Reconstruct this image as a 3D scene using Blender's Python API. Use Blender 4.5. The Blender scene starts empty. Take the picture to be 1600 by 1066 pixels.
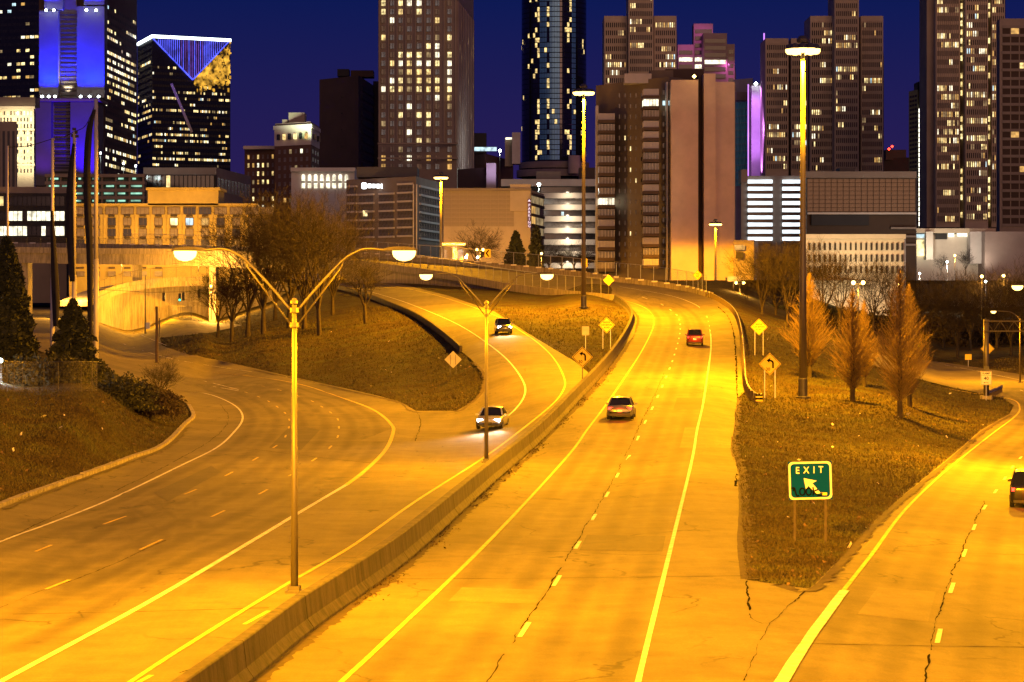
import bpy, bmesh, math, random
import numpy as np
from mathutils import Vector, Matrix
from mathutils.geometry import delaunay_2d_cdt
rnd = random.Random(7)
sc = bpy.context.scene
COL = sc.collection
# ------------------------------------------------------------------ camera
F, HY, CZ = 3840.0, 474.0, 8.9          # focal length in photo pixels, horizon row, camera height (m)
K = F / 2300.0
cam = bpy.data.cameras.new('camera'); cam_o = bpy.data.objects.new('camera', cam); COL.objects.link(cam_o)
cam.sensor_width = 36; cam.lens = 36 * F / 1600; cam.shift_y = -(533 - HY) / 1600
cam.clip_start = 0.5; cam.clip_end = 12000
cam_o.location = (0, 0, CZ); cam_o.rotation_euler = (math.pi / 2, 0, 0)
sc.camera = cam_o
# ------------------------------------------------------------------ dusk sky
w = bpy.data.worlds.new('World'); sc.world = w; w.use_nodes = True
nt = w.node_tree; N = nt.nodes; L = nt.links
bg = N['Background']
sky = N.new('ShaderNodeTexSky'); sky.sky_type = 'NISHITA'; sky.sun_disc = False
sky.sun_elevation = math.radians(-3.0); sky.sun_rotation = math.radians(20); sky.air_density = 1.6; sky.dust_density = 0.3; sky.ozone_density = 6
tc = N.new('ShaderNodeTexCoord'); sep = N.new('ShaderNodeSeparateXYZ'); L.new(tc.outputs['Generated'], sep.inputs[0])
ramp = N.new('ShaderNodeValToRGB'); L.new(sep.outputs['Z'], ramp.inputs[0])
cr = ramp.color_ramp; cr.elements[0].position = 0.0; cr.elements[0].color = (0.050, 0.020, 0.082, 1)
cr.elements[1].position = 0.13; cr.elements[1].color = (0.0016, 0.0080, 0.082, 1)
e = cr.elements.new(0.05); e.color = (0.0200, 0.0112, 0.086, 1)
bg2 = N.new('ShaderNodeBackground'); L.new(ramp.outputs[0], bg2.inputs[0]); bg2.inputs[1].default_value = 1.0
L.new(sky.outputs[0], bg.inputs[0]); bg.inputs[1].default_value = 0.05
add = N.new('ShaderNodeAddShader'); L.new(bg.outputs[0], add.inputs[0]); L.new(bg2.outputs[0], add.inputs[1])
L.new(add.outputs[0], N['World Output'].inputs[0])
# weak warm sun lamp added from behind the camera, standing in for city glow
sl = bpy.data.lights.new('city_glow_sun', 'SUN'); so = bpy.data.objects.new('city_glow_sun', sl); COL.objects.link(so)
sl.energy = 1.0; sl.angle = math.radians(40); sl.color = (1.0, 0.50, 0.26)
so.rotation_euler = (math.radians(85), 0, math.radians(10))
sc.view_settings.view_transform = 'Standard'; sc.view_settings.look = 'None'
sc.view_settings.exposure = 0; sc.view_settings.gamma = 1
sc.cycles.use_denoising = True
sc.cycles.max_bounces = 5; sc.cycles.diffuse_bounces = 2; sc.cycles.glossy_bounces = 3; sc.cycles.transmission_bounces = 2
sc.cycles.transparent_max_bounces = 24
sc.cycles.sample_clamp_indirect = 3.0; sc.cycles.caustics_reflective = False; sc.cycles.caustics_refractive = False
# ------------------------------------------------------------------ materials
MATS = {}
def newmat(name):
    m = bpy.data.materials.new(name); m.use_nodes = True; MATS[name] = m
    nt = m.node_tree
    return m, nt.nodes, nt.links, nt.nodes['Principled BSDF']
def mat(name, col, rough=0.8, metal=0.0, var=0.25, scale=1.5, bump=0.0, bscale=None, streak=0.0):
    """plain procedural surface: base colour broken up by two octaves of noise, optional bump and vertical streaks"""
    if name in MATS: return MATS[name]
    m, n, l, p = newmat(name)
    p.inputs['Roughness'].default_value = rough; p.inputs['Metallic'].default_value = metal
    t = n.new('ShaderNodeTexCoord'); no = n.new('ShaderNodeTexNoise'); no.inputs['Scale'].default_value = scale; no.inputs['Detail'].default_value = 6
    no.inputs['Roughness'].default_value = 0.65
    src = t.outputs['Object']
    if streak:
        mp = n.new('ShaderNodeMapping'); mp.inputs['Scale'].default_value = (1, 1, 0.12); l.new(src, mp.inputs[0]); src = mp.outputs[0]
    l.new(src, no.inputs['Vector'])
    r = n.new('ShaderNodeMapRange'); r.inputs[1].default_value = 0.3; r.inputs[2].default_value = 0.7
    r.inputs[3].default_value = 1 - var; r.inputs[4].default_value = 1 + var; l.new(no.outputs[0], r.inputs[0])
    mx = n.new('ShaderNodeMix'); mx.data_type = 'RGBA'; mx.blend_type = 'MULTIPLY'; mx.inputs[0].default_value = 1
    mx.inputs[6].default_value = (*col, 1); l.new(r.outputs[0], mx.inputs[7]); l.new(mx.outputs[2], p.inputs['Base Color'])
    if bump:
        nb = n.new('ShaderNodeTexNoise'); nb.inputs['Scale'].default_value = bscale or scale * 6; nb.inputs['Detail'].default_value = 4; l.new(t.outputs['Object'], nb.inputs['Vector'])
        b = n.new('ShaderNodeBump'); b.inputs['Strength'].default_value = bump; b.inputs['Distance'].default_value = 0.05
        l.new(nb.outputs[0], b.inputs['Height']); l.new(b.outputs[0], p.inputs['Normal'])
    return m
def emat(name, col, strength, vary=0.0, scale=0.6, sample=False):
    """something that gives off light: a lamp glass, a lit window (with the uneven look of a room behind it)"""
    if name in MATS: return MATS[name]
    m, n, l, p = newmat(name)
    p.inputs['Base Color'].default_value = (0.02, 0.02, 0.02, 1); p.inputs['Roughness'].default_value = 0.3
    p.inputs['Emission Color'].default_value = (*col, 1); p.inputs['Emission Strength'].default_value = strength
    if vary:
        g = n.new('ShaderNodeNewGeometry'); no = n.new('ShaderNodeTexNoise'); no.inputs['Scale'].default_value = scale; no.inputs['Detail'].default_value = 3
        l.new(g.outputs['Position'], no.inputs['Vector'])
        r = n.new('ShaderNodeMapRange'); r.inputs[1].default_value = 0.32; r.inputs[2].default_value = 0.68
        r.inputs[3].default_value = strength * (1 - vary); r.inputs[4].default_value = strength * (1 + vary); l.new(no.outputs[0], r.inputs[0])
        l.new(r.outputs[0], p.inputs['Emission Strength'])
    if not sample: m.cycles.emission_sampling = 'NONE'
    return m
# ------------------------------------------------------------------ mesh helpers
class MB:
    """collects faces, then builds ONE mesh object"""
    def __init__(s): s.v = []; s.f = []; s.m = []
    def add(s, vs, fs, mi=0):
        o = len(s.v); s.v += [tuple(v) for v in vs]
        for f in fs: s.f.append(tuple(o + i for i in f)); s.m.append(mi)
        return s
    def quad(s, a, b, c, d, mi=0): return s.add([a, b, c, d], [(0, 1, 2, 3)], mi)
    def box(s, c, d, rz=0, mi=0, rx=0, ry=0):
        x, y, z = d[0] / 2, d[1] / 2, d[2] / 2
        M = Matrix.Translation(c) @ Matrix.Rotation(rz, 4, 'Z') @ Matrix.Rotation(ry, 4, 'Y') @ Matrix.Rotation(rx, 4, 'X')
        vs = [M @ Vector((i * x, j * y, k * z)) for k in (-1, 1) for j in (-1, 1) for i in (-1, 1)]
        return s.add(vs, [(0, 2, 3, 1), (4, 5, 7, 6), (0, 1, 5, 4), (2, 6, 7, 3), (1, 3, 7, 5), (0, 4, 6, 2)], mi)
    def beam(s, a, b, wd, hd, mi=0):
        a, b = Vector(a), Vector(b); d = b - a; q = d.to_track_quat('X', 'Z').to_matrix().to_4x4()
        M = Matrix.Translation((a + b) / 2) @ q
        x, y, z = d.length / 2, wd / 2, hd / 2
        vs = [M @ Vector((i * x, j * y, k * z)) for k in (-1, 1) for j in (-1, 1) for i in (-1, 1)]
        return s.add(vs, [(0, 2, 3, 1), (4, 5, 7, 6), (0, 1, 5, 4), (2, 6, 7, 3), (1, 3, 7, 5), (0, 4, 6, 2)], mi)
    def tube(s, pts, rad, n=8, mi=0, cap=True):
        pts = [Vector(p) for p in pts]
        if not isinstance(rad, (list, tuple)): rad = [rad] * len(pts)
        rings = []
        for i, p in enumerate(pts):
            d = (pts[min(i + 1, len(pts) - 1)] - pts[max(i - 1, 0)]).normalized()
            up = Vector((0, 0, 1)) if abs(d.z) < 0.95 else Vector((1, 0, 0))
            a = d.cross(up).normalized(); b = d.cross(a)
            rings.append([p + (a * math.cos(2 * math.pi * k / n) + b * math.sin(2 * math.pi * k / n)) * rad[i] for k in range(n)])
        vs = [v for r in rings for v in r]; fs = []
        for i in range(len(pts) - 1):
            for k in range(n):
                k2 = (k + 1) % n; fs.append((i * n + k, i * n + k2, (i + 1) * n + k2, (i + 1) * n + k))
        if cap: fs.append(tuple(range(n))[::-1]); fs.append(tuple((len(pts) - 1) * n + k for k in range(n)))
        return s.add(vs, fs, mi)
    def prism(s, poly, z0, z1, mi=0):
        n = len(poly); vs = [(x, y, z0) for x, y in poly] + [(x, y, z1) for x, y in poly]
        fs = [(i, (i + 1) % n, n + (i + 1) % n, n + i) for i in range(n)] + [tuple(range(n))[::-1], tuple(range(n, 2 * n))]
        return s.add(vs, fs, mi)
    def lathe(s, prof, n=12, c=(0, 0, 0), mi=0):
        vs = []; fs = []
        for r, z in prof:
            for k in range(n): a = 2 * math.pi * k / n; vs.append((c[0] + r * math.cos(a), c[1] + r * math.sin(a), c[2] + z))
        for i in range(len(prof) - 1):
            for k in range(n): k2 = (k + 1) % n; fs.append((i * n + k, i * n + k2, (i + 1) * n + k2, (i + 1) * n + k))
        return s.add(vs, fs, mi)
    def mesh(s, name, mats):
        me = bpy.data.meshes.new(name); me.from_pydata(s.v, [], s.f)
        for m in (mats if isinstance(mats, (list, tuple)) else [mats]): me.materials.append(m)
        if any(s.m): me.polygons.foreach_set('material_index', s.m)
        me.update(); return me
    def build(s, name, mats, parent=None, smooth=False, loc=None):
        me = s.mesh(name, mats)
        if smooth: me.polygons.foreach_set('use_smooth', [True] * len(me.polygons))
        return link(name, me, parent, loc)
def link(name, me, parent=None, loc=None):
    o = bpy.data.objects.new(name, me); COL.objects.link(o)
    if parent: o.parent = parent
    if loc is not None: o.location = loc
    return o
def tag(o, label=None, cat=None, group=None, kind=None):
    if label: o['label'] = label
    if cat: o['category'] = cat
    if group: o['group'] = group
    if kind: o['kind'] = kind
    return o
def empty(name, loc=(0, 0, 0), rz=0, label=None, cat=None, group=None):
    o = bpy.data.objects.new(name, None); COL.objects.link(o); o.location = loc; o.rotation_euler = (0, 0, rz); o.empty_display_size = 0.5
    return tag(o, label, cat, group)
def copy_tree(o, parent=None):
    c = o.copy(); COL.objects.link(c); c.parent = parent
    for ch in [x for x in KIDS.get(o.name, o.children)]: copy_tree(ch, c)
    return c
KIDS = {}
def np_mesh(name, V, Fq, mats, parent=None, mi=None, smooth=False):
    """big meshes straight from numpy; Fq is (n,3) or (n,4)"""
    me = bpy.data.meshes.new(name); k = Fq.shape[1]
    me.vertices.add(len(V)); me.vertices.foreach_set('co', np.ascontiguousarray(V, dtype=np.float32).ravel())
    me.loops.add(Fq.size); me.loops.foreach_set('vertex_index', np.ascontiguousarray(Fq, dtype=np.int32).ravel())
    me.polygons.add(len(Fq)); me.polygons.foreach_set('loop_start', np.arange(0, Fq.size, k, dtype=np.int32)); me.polygons.foreach_set('loop_total', np.full(len(Fq), k, dtype=np.int32))
    for m in (mats if isinstance(mats, (list, tuple)) else [mats]): me.materials.append(m)
    if mi is not None: me.polygons.foreach_set('material_index', np.ascontiguousarray(mi, dtype=np.int32))
    if smooth: me.polygons.foreach_set('use_smooth', np.ones(len(Fq), dtype=bool))
    me.update(); me.validate(); return link(name, me, parent)
# ------------------------------------------------------------------ where a photo pixel lies in the place
def P(px, py, D): return Vector(((px - 800) * D / F, D, CZ - (py - HY) * D / F))
def smooth_path(pts, n=6):
    """Catmull-Rom through the points"""
    p = [Vector(q) for q in pts]; out = []
    for i in range(len(p) - 1):
        a, b, c, d = p[max(i - 1, 0)], p[i], p[i + 1], p[min(i + 2, len(p) - 1)]
        for k in range(n):
            t = k / n; out.append(0.5 * (2 * b + (c - a) * t + (2 * a - 5 * b + 4 * c - d) * t * t + (3 * b - a - 3 * c + d) * t ** 3))
    return out + [p[-1]]
# the lie of the land: survey points (pixel, distance in survey units); height follows from the row
Z = lambda px, py, z: (px, py, (CZ - z) * 2300 / (py - HY))
CP = []
for py in (760, 850, 945, 1066, 1400, 2200):
    for px, z in ((-800, .0), (-300, 0), (0, 0), (250, 0), (500, 0), (750, 0), (1000, 0), (1150, 0), (1280, -.15), (1420, -.45), (1600, -.7), (2000, -1), (2500, -1.2)):
        if py == 760 and px in (-800, -300, 0, 1420, 1600): continue
        CP.append(Z(px, py, z))
CP += [Z(1460, 760, -.8), Z(1600, 760, -1.1), (1600, 640, 150), (1590, 600, 188), (1480, 580, 212), (1456, 564, 232), (1750, 640, 152), (2000, 640, 155), (2500, 640, 158), Z(1750, 760, -1.2),
       (1600, 540, 262), (1600, 500, 350), (1460, 540, 255), (2000, 540, 262), (2500, 540, 262), (2000, 500, 350), (2500, 500, 350), (1460, 500, 330), (1330, 500, 290), (1400, 560, 200),
       (1255, 622, 125), (1265, 590, 137), (1332, 628, 122), (1405, 650, 115), (1150, 630, 112), Z(1158, 700, .25), (1170, 560, 146), (1154, 500, 200), (1200, 520, 190), (1250, 500, 235), (1130, 472, 225), (1300, 560, 165),
       Z(1250, 760, -.2), Z(1350, 700, -.5), (1480, 640, 140),
       (1106, 500, 203), (1085, 476, 224), (1040, 457, 241), (1021, 500, 201), (990, 481, 213), (955, 470, 222), (1098, 462, 238), (1019, 447, 251), (963, 441, 256),
       (1063, 560, 145), (980, 560, 145), (1110, 560, 145), (1043, 600, 122), (950, 600, 122), (1010, 640, 105), (1098, 640, 105), (990, 680, 92.5), (900, 680, 92.5), (1085, 680, 92.5), Z(980, 720, .05), Z(860, 720, 0), Z(1063, 520, 5.3), Z(1018, 520, 5.3),
       (880, 608, 118), Z(760, 725, 0), (860, 580, 132), (830, 540, 156), (780, 510, 181), (720, 485, 210), (640, 458, 250), (560, 440, 292), (500, 430, 320), (900, 520, 176), (850, 490, 205), (760, 466, 232), (912, 480, 206), (980, 504, 194), (690, 455, 252),
       (755, 580, 140), Z(740, 630, .6), Z(640, 640, .05), (700, 560, 162), (720, 548, 162), (600, 478, 228), (620, 540, 186), (570, 500, 211), (480, 520, 207), (400, 530, 208), (320, 530, 214), (260, 545, 217), (680, 505, 195),
       Z(617, 680, 0), Z(500, 605, .05), Z(500, 650, 0), Z(400, 660, 0), Z(400, 600, .1), Z(320, 580, .3), Z(305, 640, 0), (200, 540, 248), (150, 500, 305), (0, 484, 335), (330, 505, 300), (-300, 484, 335), (-800, 484, 335), (300, 480, 345), (420, 470, 330),
       Z(0, 792, .05), Z(113, 752, .05), Z(197, 721, .05), Z(253, 700, .05), Z(290, 666, .05), (0, 612, 92), (100, 612, 95), (150, 611, 98), (215, 642, 106), (100, 690, 79), (30, 700, 77), (30, 575, 128), (150, 570, 150), (-300, 612, 92), (-300, 710, 72), (-800, 612, 92), (-800, 710, 72), (-300, 560, 160), (-800, 560, 160)]
CP = np.array(CP, float); CX = CP[:, :2] / 400.0; CV = 100.0 / CP[:, 2]
def _U(r2): return np.where(r2 > 1e-12, 0.5 * r2 * np.log(np.maximum(r2, 1e-12)), 0.0)
_n = len(CP); _A = np.zeros((_n + 3, _n + 3)); _d2 = ((CX[:, None] - CX[None]) ** 2).sum(-1)
_A[:_n, :_n] = _U(_d2) + np.eye(_n) * 2e-4; _A[:_n, _n] = 1; _A[:_n, _n + 1:] = CX; _A[_n, :_n] = 1; _A[_n + 1:, :_n] = CX.T
_W = np.linalg.solve(_A, np.concatenate([CV, np.zeros(3)]))
def depth_np(q):
    q = np.asarray(q, float) / 400.0
    v = _U(((q[:, None] - CX[None]) ** 2).sum(-1)) @ _W[:_n] + _W[_n] + q @ _W[_n + 1:]
    return K * 100.0 / np.maximum(v, 100.0 / 520)
def G_np(q, off=0.0):
    q = np.asarray(q, float); D = depth_np(q)
    return np.stack([(q[:, 0] - 800) * D / F, D, CZ - (q[:, 1] - HY) * D / F + off], 1)
def G(px, py, off=0.0): return Vector(G_np([(px, py)], off)[0])
def GP(path, n=6, off=0.0): return [Vector(v) for v in G_np([tuple(p) for p in smooth_path([(a, b, 0) for a, b in path], n)] if False else [(p.x, p.y) for p in smooth_path([(a, b, 0) for a, b in path], n)], off)]
def inside(poly, q):
    q = np.asarray(q, float); x, y = q[:, 0], q[:, 1]; r = np.zeros(len(q), bool); n = len(poly)
    for i in range(n):
        x1, y1 = poly[i]; x2, y2 = poly[(i + 1) % n]
        if y1 == y2: continue
        c = ((y1 > y) != (y2 > y)) & (x < (x2 - x1) * (y - y1) / (y2 - y1) + x1); r ^= c
    return r
def along(pts, step):
    """points every `step` metres along a 3D path, with direction"""
    out = []; acc = 0.0; nxt = 0.0
    for a, b in zip(pts, pts[1:]):
        d = (b - a).length
        while nxt <= acc + d and d > 0:
            out.append((a.lerp(b, (nxt - acc) / d), (b - a).normalized())); nxt += step
        acc += d
    return out
def sub_path(pts, s0, s1):
    out = []; acc = 0.0
    for a, b in zip(pts, pts[1:]):
        d = (b - a).length
        if acc + d >= s0 and acc <= s1 and d > 0:
            t0 = max(0, (s0 - acc) / d); t1 = min(1, (s1 - acc) / d)
            if not out: out.append(a.lerp(b, t0))
            out.append(a.lerp(b, t1))
        acc += d
    return out
def length(pts): return sum((b - a).length for a, b in zip(pts, pts[1:]))
def ribbon_mesh(pts, wd, name, m, wob=0.0, seed=0):
    r = random.Random(seed); vs = []; fs = []
    for i, p in enumerate(pts):
        d = pts[min(i + 1, len(pts) - 1)] - pts[max(i - 1, 0)]; d.z = 0; d.normalize(); nrm = Vector((-d.y, d.x, 0))
        ww = wd * (1 + wob * (r.random() - .5)) / 2; vs += [p + nrm * ww, p - nrm * ww]
        if i: fs.append((2 * i - 2, 2 * i - 1, 2 * i + 1, 2 * i))
    mb = MB(); mb.add(vs, fs); return mb.mesh(name, m)
# ------------------------------------------------------------------ surface materials of the ground
def asphalt(name, col, crack=1.0):
    m, n, l, p = newmat(name); p.inputs['Roughness'].default_value = 0.82; p.inputs['Specular IOR Level'].default_value = 0.3
    g = n.new('ShaderNodeNewGeometry'); pos = g.outputs['Position']
    def noise(scale, det=5, rough=.6, vec=None):
        q = n.new('ShaderNodeTexNoise'); q.inputs['Scale'].default_value = scale; q.inputs['Detail'].default_value = det; q.inputs['Roughness'].default_value = rough
        l.new(vec or pos, q.inputs['Vector']); return q.outputs[0]
    def rng(src, a, b, c, d):
        q = n.new('ShaderNodeMapRange'); l.new(src, q.inputs[0]); q.inputs[1].default_value = a; q.inputs[2].default_value = b; q.inputs[3].default_value = c; q.inputs[4].default_value = d; return q.outputs[0]
    def mul(a, b):
        q = n.new('ShaderNodeMath'); q.operation = 'MULTIPLY'; l.new(a, q.inputs[0]); l.new(b, q.inputs[1]); return q.outputs[0]
    big = rng(noise(.09, 4, .65), .35, .65, .74, 1.16)
    mid = rng(noise(.55, 8, .75), .3, .7, .74, 1.2)
    fine = rng(noise(14, 3, .7), .25, .75, .82, 1.2)
    mp = n.new('ShaderNodeMapping'); mp.inputs['Scale'].default_value = (1, .06, 1); mp.inputs['Rotation'].default_value = (0, 0, .09); l.new(pos, mp.inputs[0])
    streak = rng(noise(.9, 4, .6, mp.outputs[0]), .3, .7, .88, 1.1)
    # cracks: edges of big distorted cells, broken up by noise so that they start and stop
    wv = n.new('ShaderNodeVectorMath'); wv.operation = 'ADD'; nn = n.new('ShaderNodeTexNoise'); nn.inputs['Scale'].default_value = .45; nn.inputs['Detail'].default_value = 5; l.new(pos, nn.inputs['Vector'])
    ws = n.new('ShaderNodeVectorMath'); ws.operation = 'SCALE'; ws.inputs['Scale'].default_value = 3.2; l.new(nn.outputs[1], ws.inputs[0]); l.new(pos, wv.inputs[0]); l.new(ws.outputs[0], wv.inputs[1])
    mp2 = n.new('ShaderNodeMapping'); mp2.inputs['Scale'].default_value = (.13, .055, .1); l.new(wv.outputs[0], mp2.inputs[0])
    vo = n.new('ShaderNodeTexVoronoi'); vo.feature = 'DISTANCE_TO_EDGE'; vo.inputs['Scale'].default_value = 1; l.new(mp2.outputs[0], vo.inputs['Vector'])
    ck = rng(vo.outputs['Distance'], .003, .0075, 1, 0)
    gate = rng(noise(.16, 3), .47, .55, 0, 1)
    crk = mul(ck, gate)
    dark = rng(crk, 0, 1, 1, 1 - .55 * crack)
    at = n.new('ShaderNodeAttribute'); at.attribute_name = 'lane'; lane = at.outputs['Fac']
    def mth(op, a, b=None):
        q = n.new('ShaderNodeMath'); q.operation = op
        for i, v in enumerate((a, b)):
            if v is None: continue
            if isinstance(v, (int, float)): q.inputs[i].default_value = v
            else: l.new(v, q.inputs[i])
        return q.outputs[0]
    wheel = mth('COSINE', mth('MULTIPLY', mth('SUBTRACT', mth('ABSOLUTE', lane), .95), 2 * math.pi / 1.83))
    worn = mth('MULTIPLY', rng(wheel, -.2, 1, 0, 1), rng(mth('ABSOLUTE', lane), 3.4, 4.0, 1, 0))
    oil = mth('MULTIPLY', rng(mth('ABSOLUTE', mth('SUBTRACT', mth('ABSOLUTE', lane), 1.85)), 0, .5, 1, 0), rng(noise(.25, 4), .4, .7, 0, 1))
    track = mth('SUBTRACT', 1.0, mth('ADD', mth('MULTIPLY', mth('MULTIPLY', worn, rng(noise(.12, 5, .7), .3, .7, .3, 1)), .46), mth('MULTIPLY', oil, .34)))
    f = mul(mul(mul(mul(big, mid), mul(fine, streak)), dark), track)
    mx = n.new('ShaderNodeMix'); mx.data_type = 'RGBA'; mx.blend_type = 'MULTIPLY'; mx.inputs[0].default_value = 1; mx.inputs[6].default_value = (*col, 1); l.new(f, mx.inputs[7])
    l.new(mx.outputs[2], p.inputs['Base Color'])
    b = n.new('ShaderNodeBump'); b.inputs['Strength'].default_value = .35; b.inputs['Distance'].default_value = .02; l.new(noise(22, 3), b.inputs['Height']); l.new(b.outputs[0], p.inputs['Normal'])
    return m
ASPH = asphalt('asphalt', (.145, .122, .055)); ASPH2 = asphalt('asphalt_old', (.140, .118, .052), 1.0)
def turf_mat():
    m, n, l, p = newmat('turf'); p.inputs['Roughness'].default_value = .95; p.inputs['Specular IOR Level'].default_value = .1
    g = n.new('ShaderNodeNewGeometry'); pos = g.outputs['Position']
    def noise(scale, det=6, rough=.7):
        q = n.new('ShaderNodeTexNoise'); q.inputs['Scale'].default_value = scale; q.inputs['Detail'].default_value = det; q.inputs['Roughness'].default_value = rough; l.new(pos, q.inputs['Vector']); return q.outputs[0]
    r = n.new('ShaderNodeValToRGB'); l.new(noise(.22), r.inputs[0]); c = r.color_ramp
    c.elements[0].position = .36; c.elements[0].color = (.034, .022, .010, 1); c.elements[1].position = .66; c.elements[1].color = (.060, .066, .022, 1)
    q = c.elements.new(.5); q.color = (.052, .040, .016, 1)
    r2 = n.new('ShaderNodeMapRange'); l.new(noise(3.0, 8, .8), r2.inputs[0]); r2.inputs[1].default_value = .3; r2.inputs[2].default_value = .7; r2.inputs[3].default_value = .35; r2.inputs[4].default_value = 1.55
    mx = n.new('ShaderNodeMix'); mx.data_type = 'RGBA'; mx.blend_type = 'MULTIPLY'; mx.inputs[0].default_value = 1; l.new(r.outputs[0], mx.inputs[6]); l.new(r2.outputs[0], mx.inputs[7])
    l.new(mx.outputs[2], p.inputs['Base Color'])
    b = n.new('ShaderNodeBump'); b.inputs['Strength'].default_value = 1.0; b.inputs['Distance'].default_value = .15; l.new(noise(5, 6, .8), b.inputs['Height']); l.new(b.outputs[0], p.inputs['Normal'])
    return m
TURF = turf_mat()
WHITE = mat('paint_white', (.55, .53, .46), .7, var=.4, scale=2.5); YELLOW = mat('paint_yellow', (.50, .36, .05), .7, var=.4, scale=2.5)
SEAL = mat('crack_seal', (.018, .016, .014), 1.0); SEAL.node_tree.nodes['Principled BSDF'].inputs['Specular IOR Level'].default_value = 0.0; DIRT = mat('verge_dirt', (.05, .033, .018), 1.0, 0, .4, 2.0)
def concrete(name, col, dirt=.6):
    m, n, l, p = newmat(name); p.inputs['Roughness'].default_value = .85
    g = n.new('ShaderNodeNewGeometry'); pos = g.outputs['Position']
    mp = n.new('ShaderNodeMapping'); mp.inputs['Scale'].default_value = (1.6, 1.6, .22); l.new(pos, mp.inputs[0])
    a = n.new('ShaderNodeTexNoise'); a.inputs['Scale'].default_value = 1.3; a.inputs['Detail'].default_value = 6; a.inputs['Roughness'].default_value = .7; l.new(mp.outputs[0], a.inputs['Vector'])
    b = n.new('ShaderNodeTexNoise'); b.inputs['Scale'].default_value = 9; b.inputs['Detail'].default_value = 4; l.new(pos, b.inputs['Vector'])
    r = n.new('ShaderNodeMapRange'); l.new(a.outputs[0], r.inputs[0]); r.inputs[1].default_value = .36; r.inputs[2].default_value = .6; r.inputs[3].default_value = 1 - dirt; r.inputs[4].default_value = 1.1
    r2 = n.new('ShaderNodeMapRange'); l.new(b.outputs[0], r2.inputs[0]); r2.inputs[1].default_value = .3; r2.inputs[2].default_value = .7; r2.inputs[3].default_value = .82; r2.inputs[4].default_value = 1.15
    q = n.new('ShaderNodeMath'); q.operation = 'MULTIPLY'; l.new(r.outputs[0], q.inputs[0]); l.new(r2.outputs[0], q.inputs[1])
    mx = n.new('ShaderNodeMix'); mx.data_type = 'RGBA'; mx.blend_type = 'MULTIPLY'; mx.inputs[0].default_value = 1; mx.inputs[6].default_value = (*col, 1); l.new(q.outputs[0], mx.inputs[7]); l.new(mx.outputs[2], p.inputs['Base Color'])
    bp = n.new('ShaderNodeBump'); bp.inputs['Strength'].default_value = .3; bp.inputs['Distance'].default_value = .03; l.new(b.outputs[0], bp.inputs['Height']); l.new(bp.outputs[0], p.inputs['Normal'])
    return m
CONC = concrete('barrier_concrete', (.052, .041, .031), .8); CONC2 = concrete('bridge_concrete', (.30, .26, .21), .45); KERB = concrete('kerb_concrete', (.28, .25, .21), .5)
GALV = mat('galvanised_steel', (.42, .43, .44), .45, .7, var=.15, scale=3); DSTEEL = mat('dark_steel', (.09, .085, .08), .55, .5, var=.2, scale=3)
# ------------------------------------------------------------------ road outlines, traced on the ground
BAR_FOOT = [(60, 1330), (250, 1180), (394, 1066), (484, 990), (600, 907), (664, 855), (769, 758), (850, 686), (909, 623), (949, 578), (977, 538), (992, 504), (988, 488), (974, 476), (963, 469)]
CEN_R = [(963, 441), (1019, 447), (1075, 456), (1098, 462), (1112, 466), (1126, 473), (1143, 486), (1154, 505), (1160, 536), (1163, 580), (1164, 612), (1153, 622), (1150, 645), (1144, 688), (1146, 710), (1157, 751), (1162, 854), (1167, 906), (1176, 968), (1185, 1066), (1210, 1300), (1240, 1700)]
LEFT_POLY = [(-600, 1040), (-250, 895), (0, 793), (113, 752), (197, 721), (253, 700), (290, 666), (303, 652), (296, 635), (276, 621), (262, 610), (230, 600), (150, 578), (60, 548), (-60, 525), (-400, 508),
             (-400, 486), (50, 478), (150, 484), (230, 492), (300, 501), (380, 508), (330, 520), (250, 528), (253, 540), (282, 550), (338, 562), (400, 576), (470, 592), (541, 607), (593, 619), (625, 628), (650, 642),
             (713, 642), (738, 628), (755, 610), (757, 585), (742, 567), (727, 554), (690, 525), (650, 497), (600, 475), (560, 460), (500, 444), (500, 428), (540, 432), (590, 438), (640, 447), (700, 462), (773, 487), (822, 519), (868, 547), (900, 566), (926, 588),
             (905, 621), (845, 686), (764, 758), (660, 855), (596, 907), (480, 990), (390, 1066), (246, 1180), (50, 1340), (-300, 1620), (-900, 1620)]
CEN_POLY = [(60, 1332), (250, 1182), (394, 1068), (484, 992), (600, 909), (664, 857), (769, 760), (850, 688), (909, 625), (949, 580), (977, 540), (992, 505), (988, 489), (974, 477), (963, 470)] + CEN_R + [(-200, 1700)]
RIGHT_L = [(1167, 906), (1210, 912), (1265, 920), (1320, 865), (1368, 813), (1417, 769), (1488, 711), (1533, 672), (1577, 647), (1584, 634), (1568, 622), (1533, 615), (1485, 605), (1453, 597), (1420, 588), (1360, 570)]
RIGHT_POLY = RIGHT_L + [(1360, 552), (1456, 564), (1501, 570), (1600, 586), (1750, 602), (1900, 640), (2050, 760), (2250, 1066), (2500, 1700), (1240, 1700), (1210, 1300), (1185, 1066), (1176, 968)]
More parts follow.
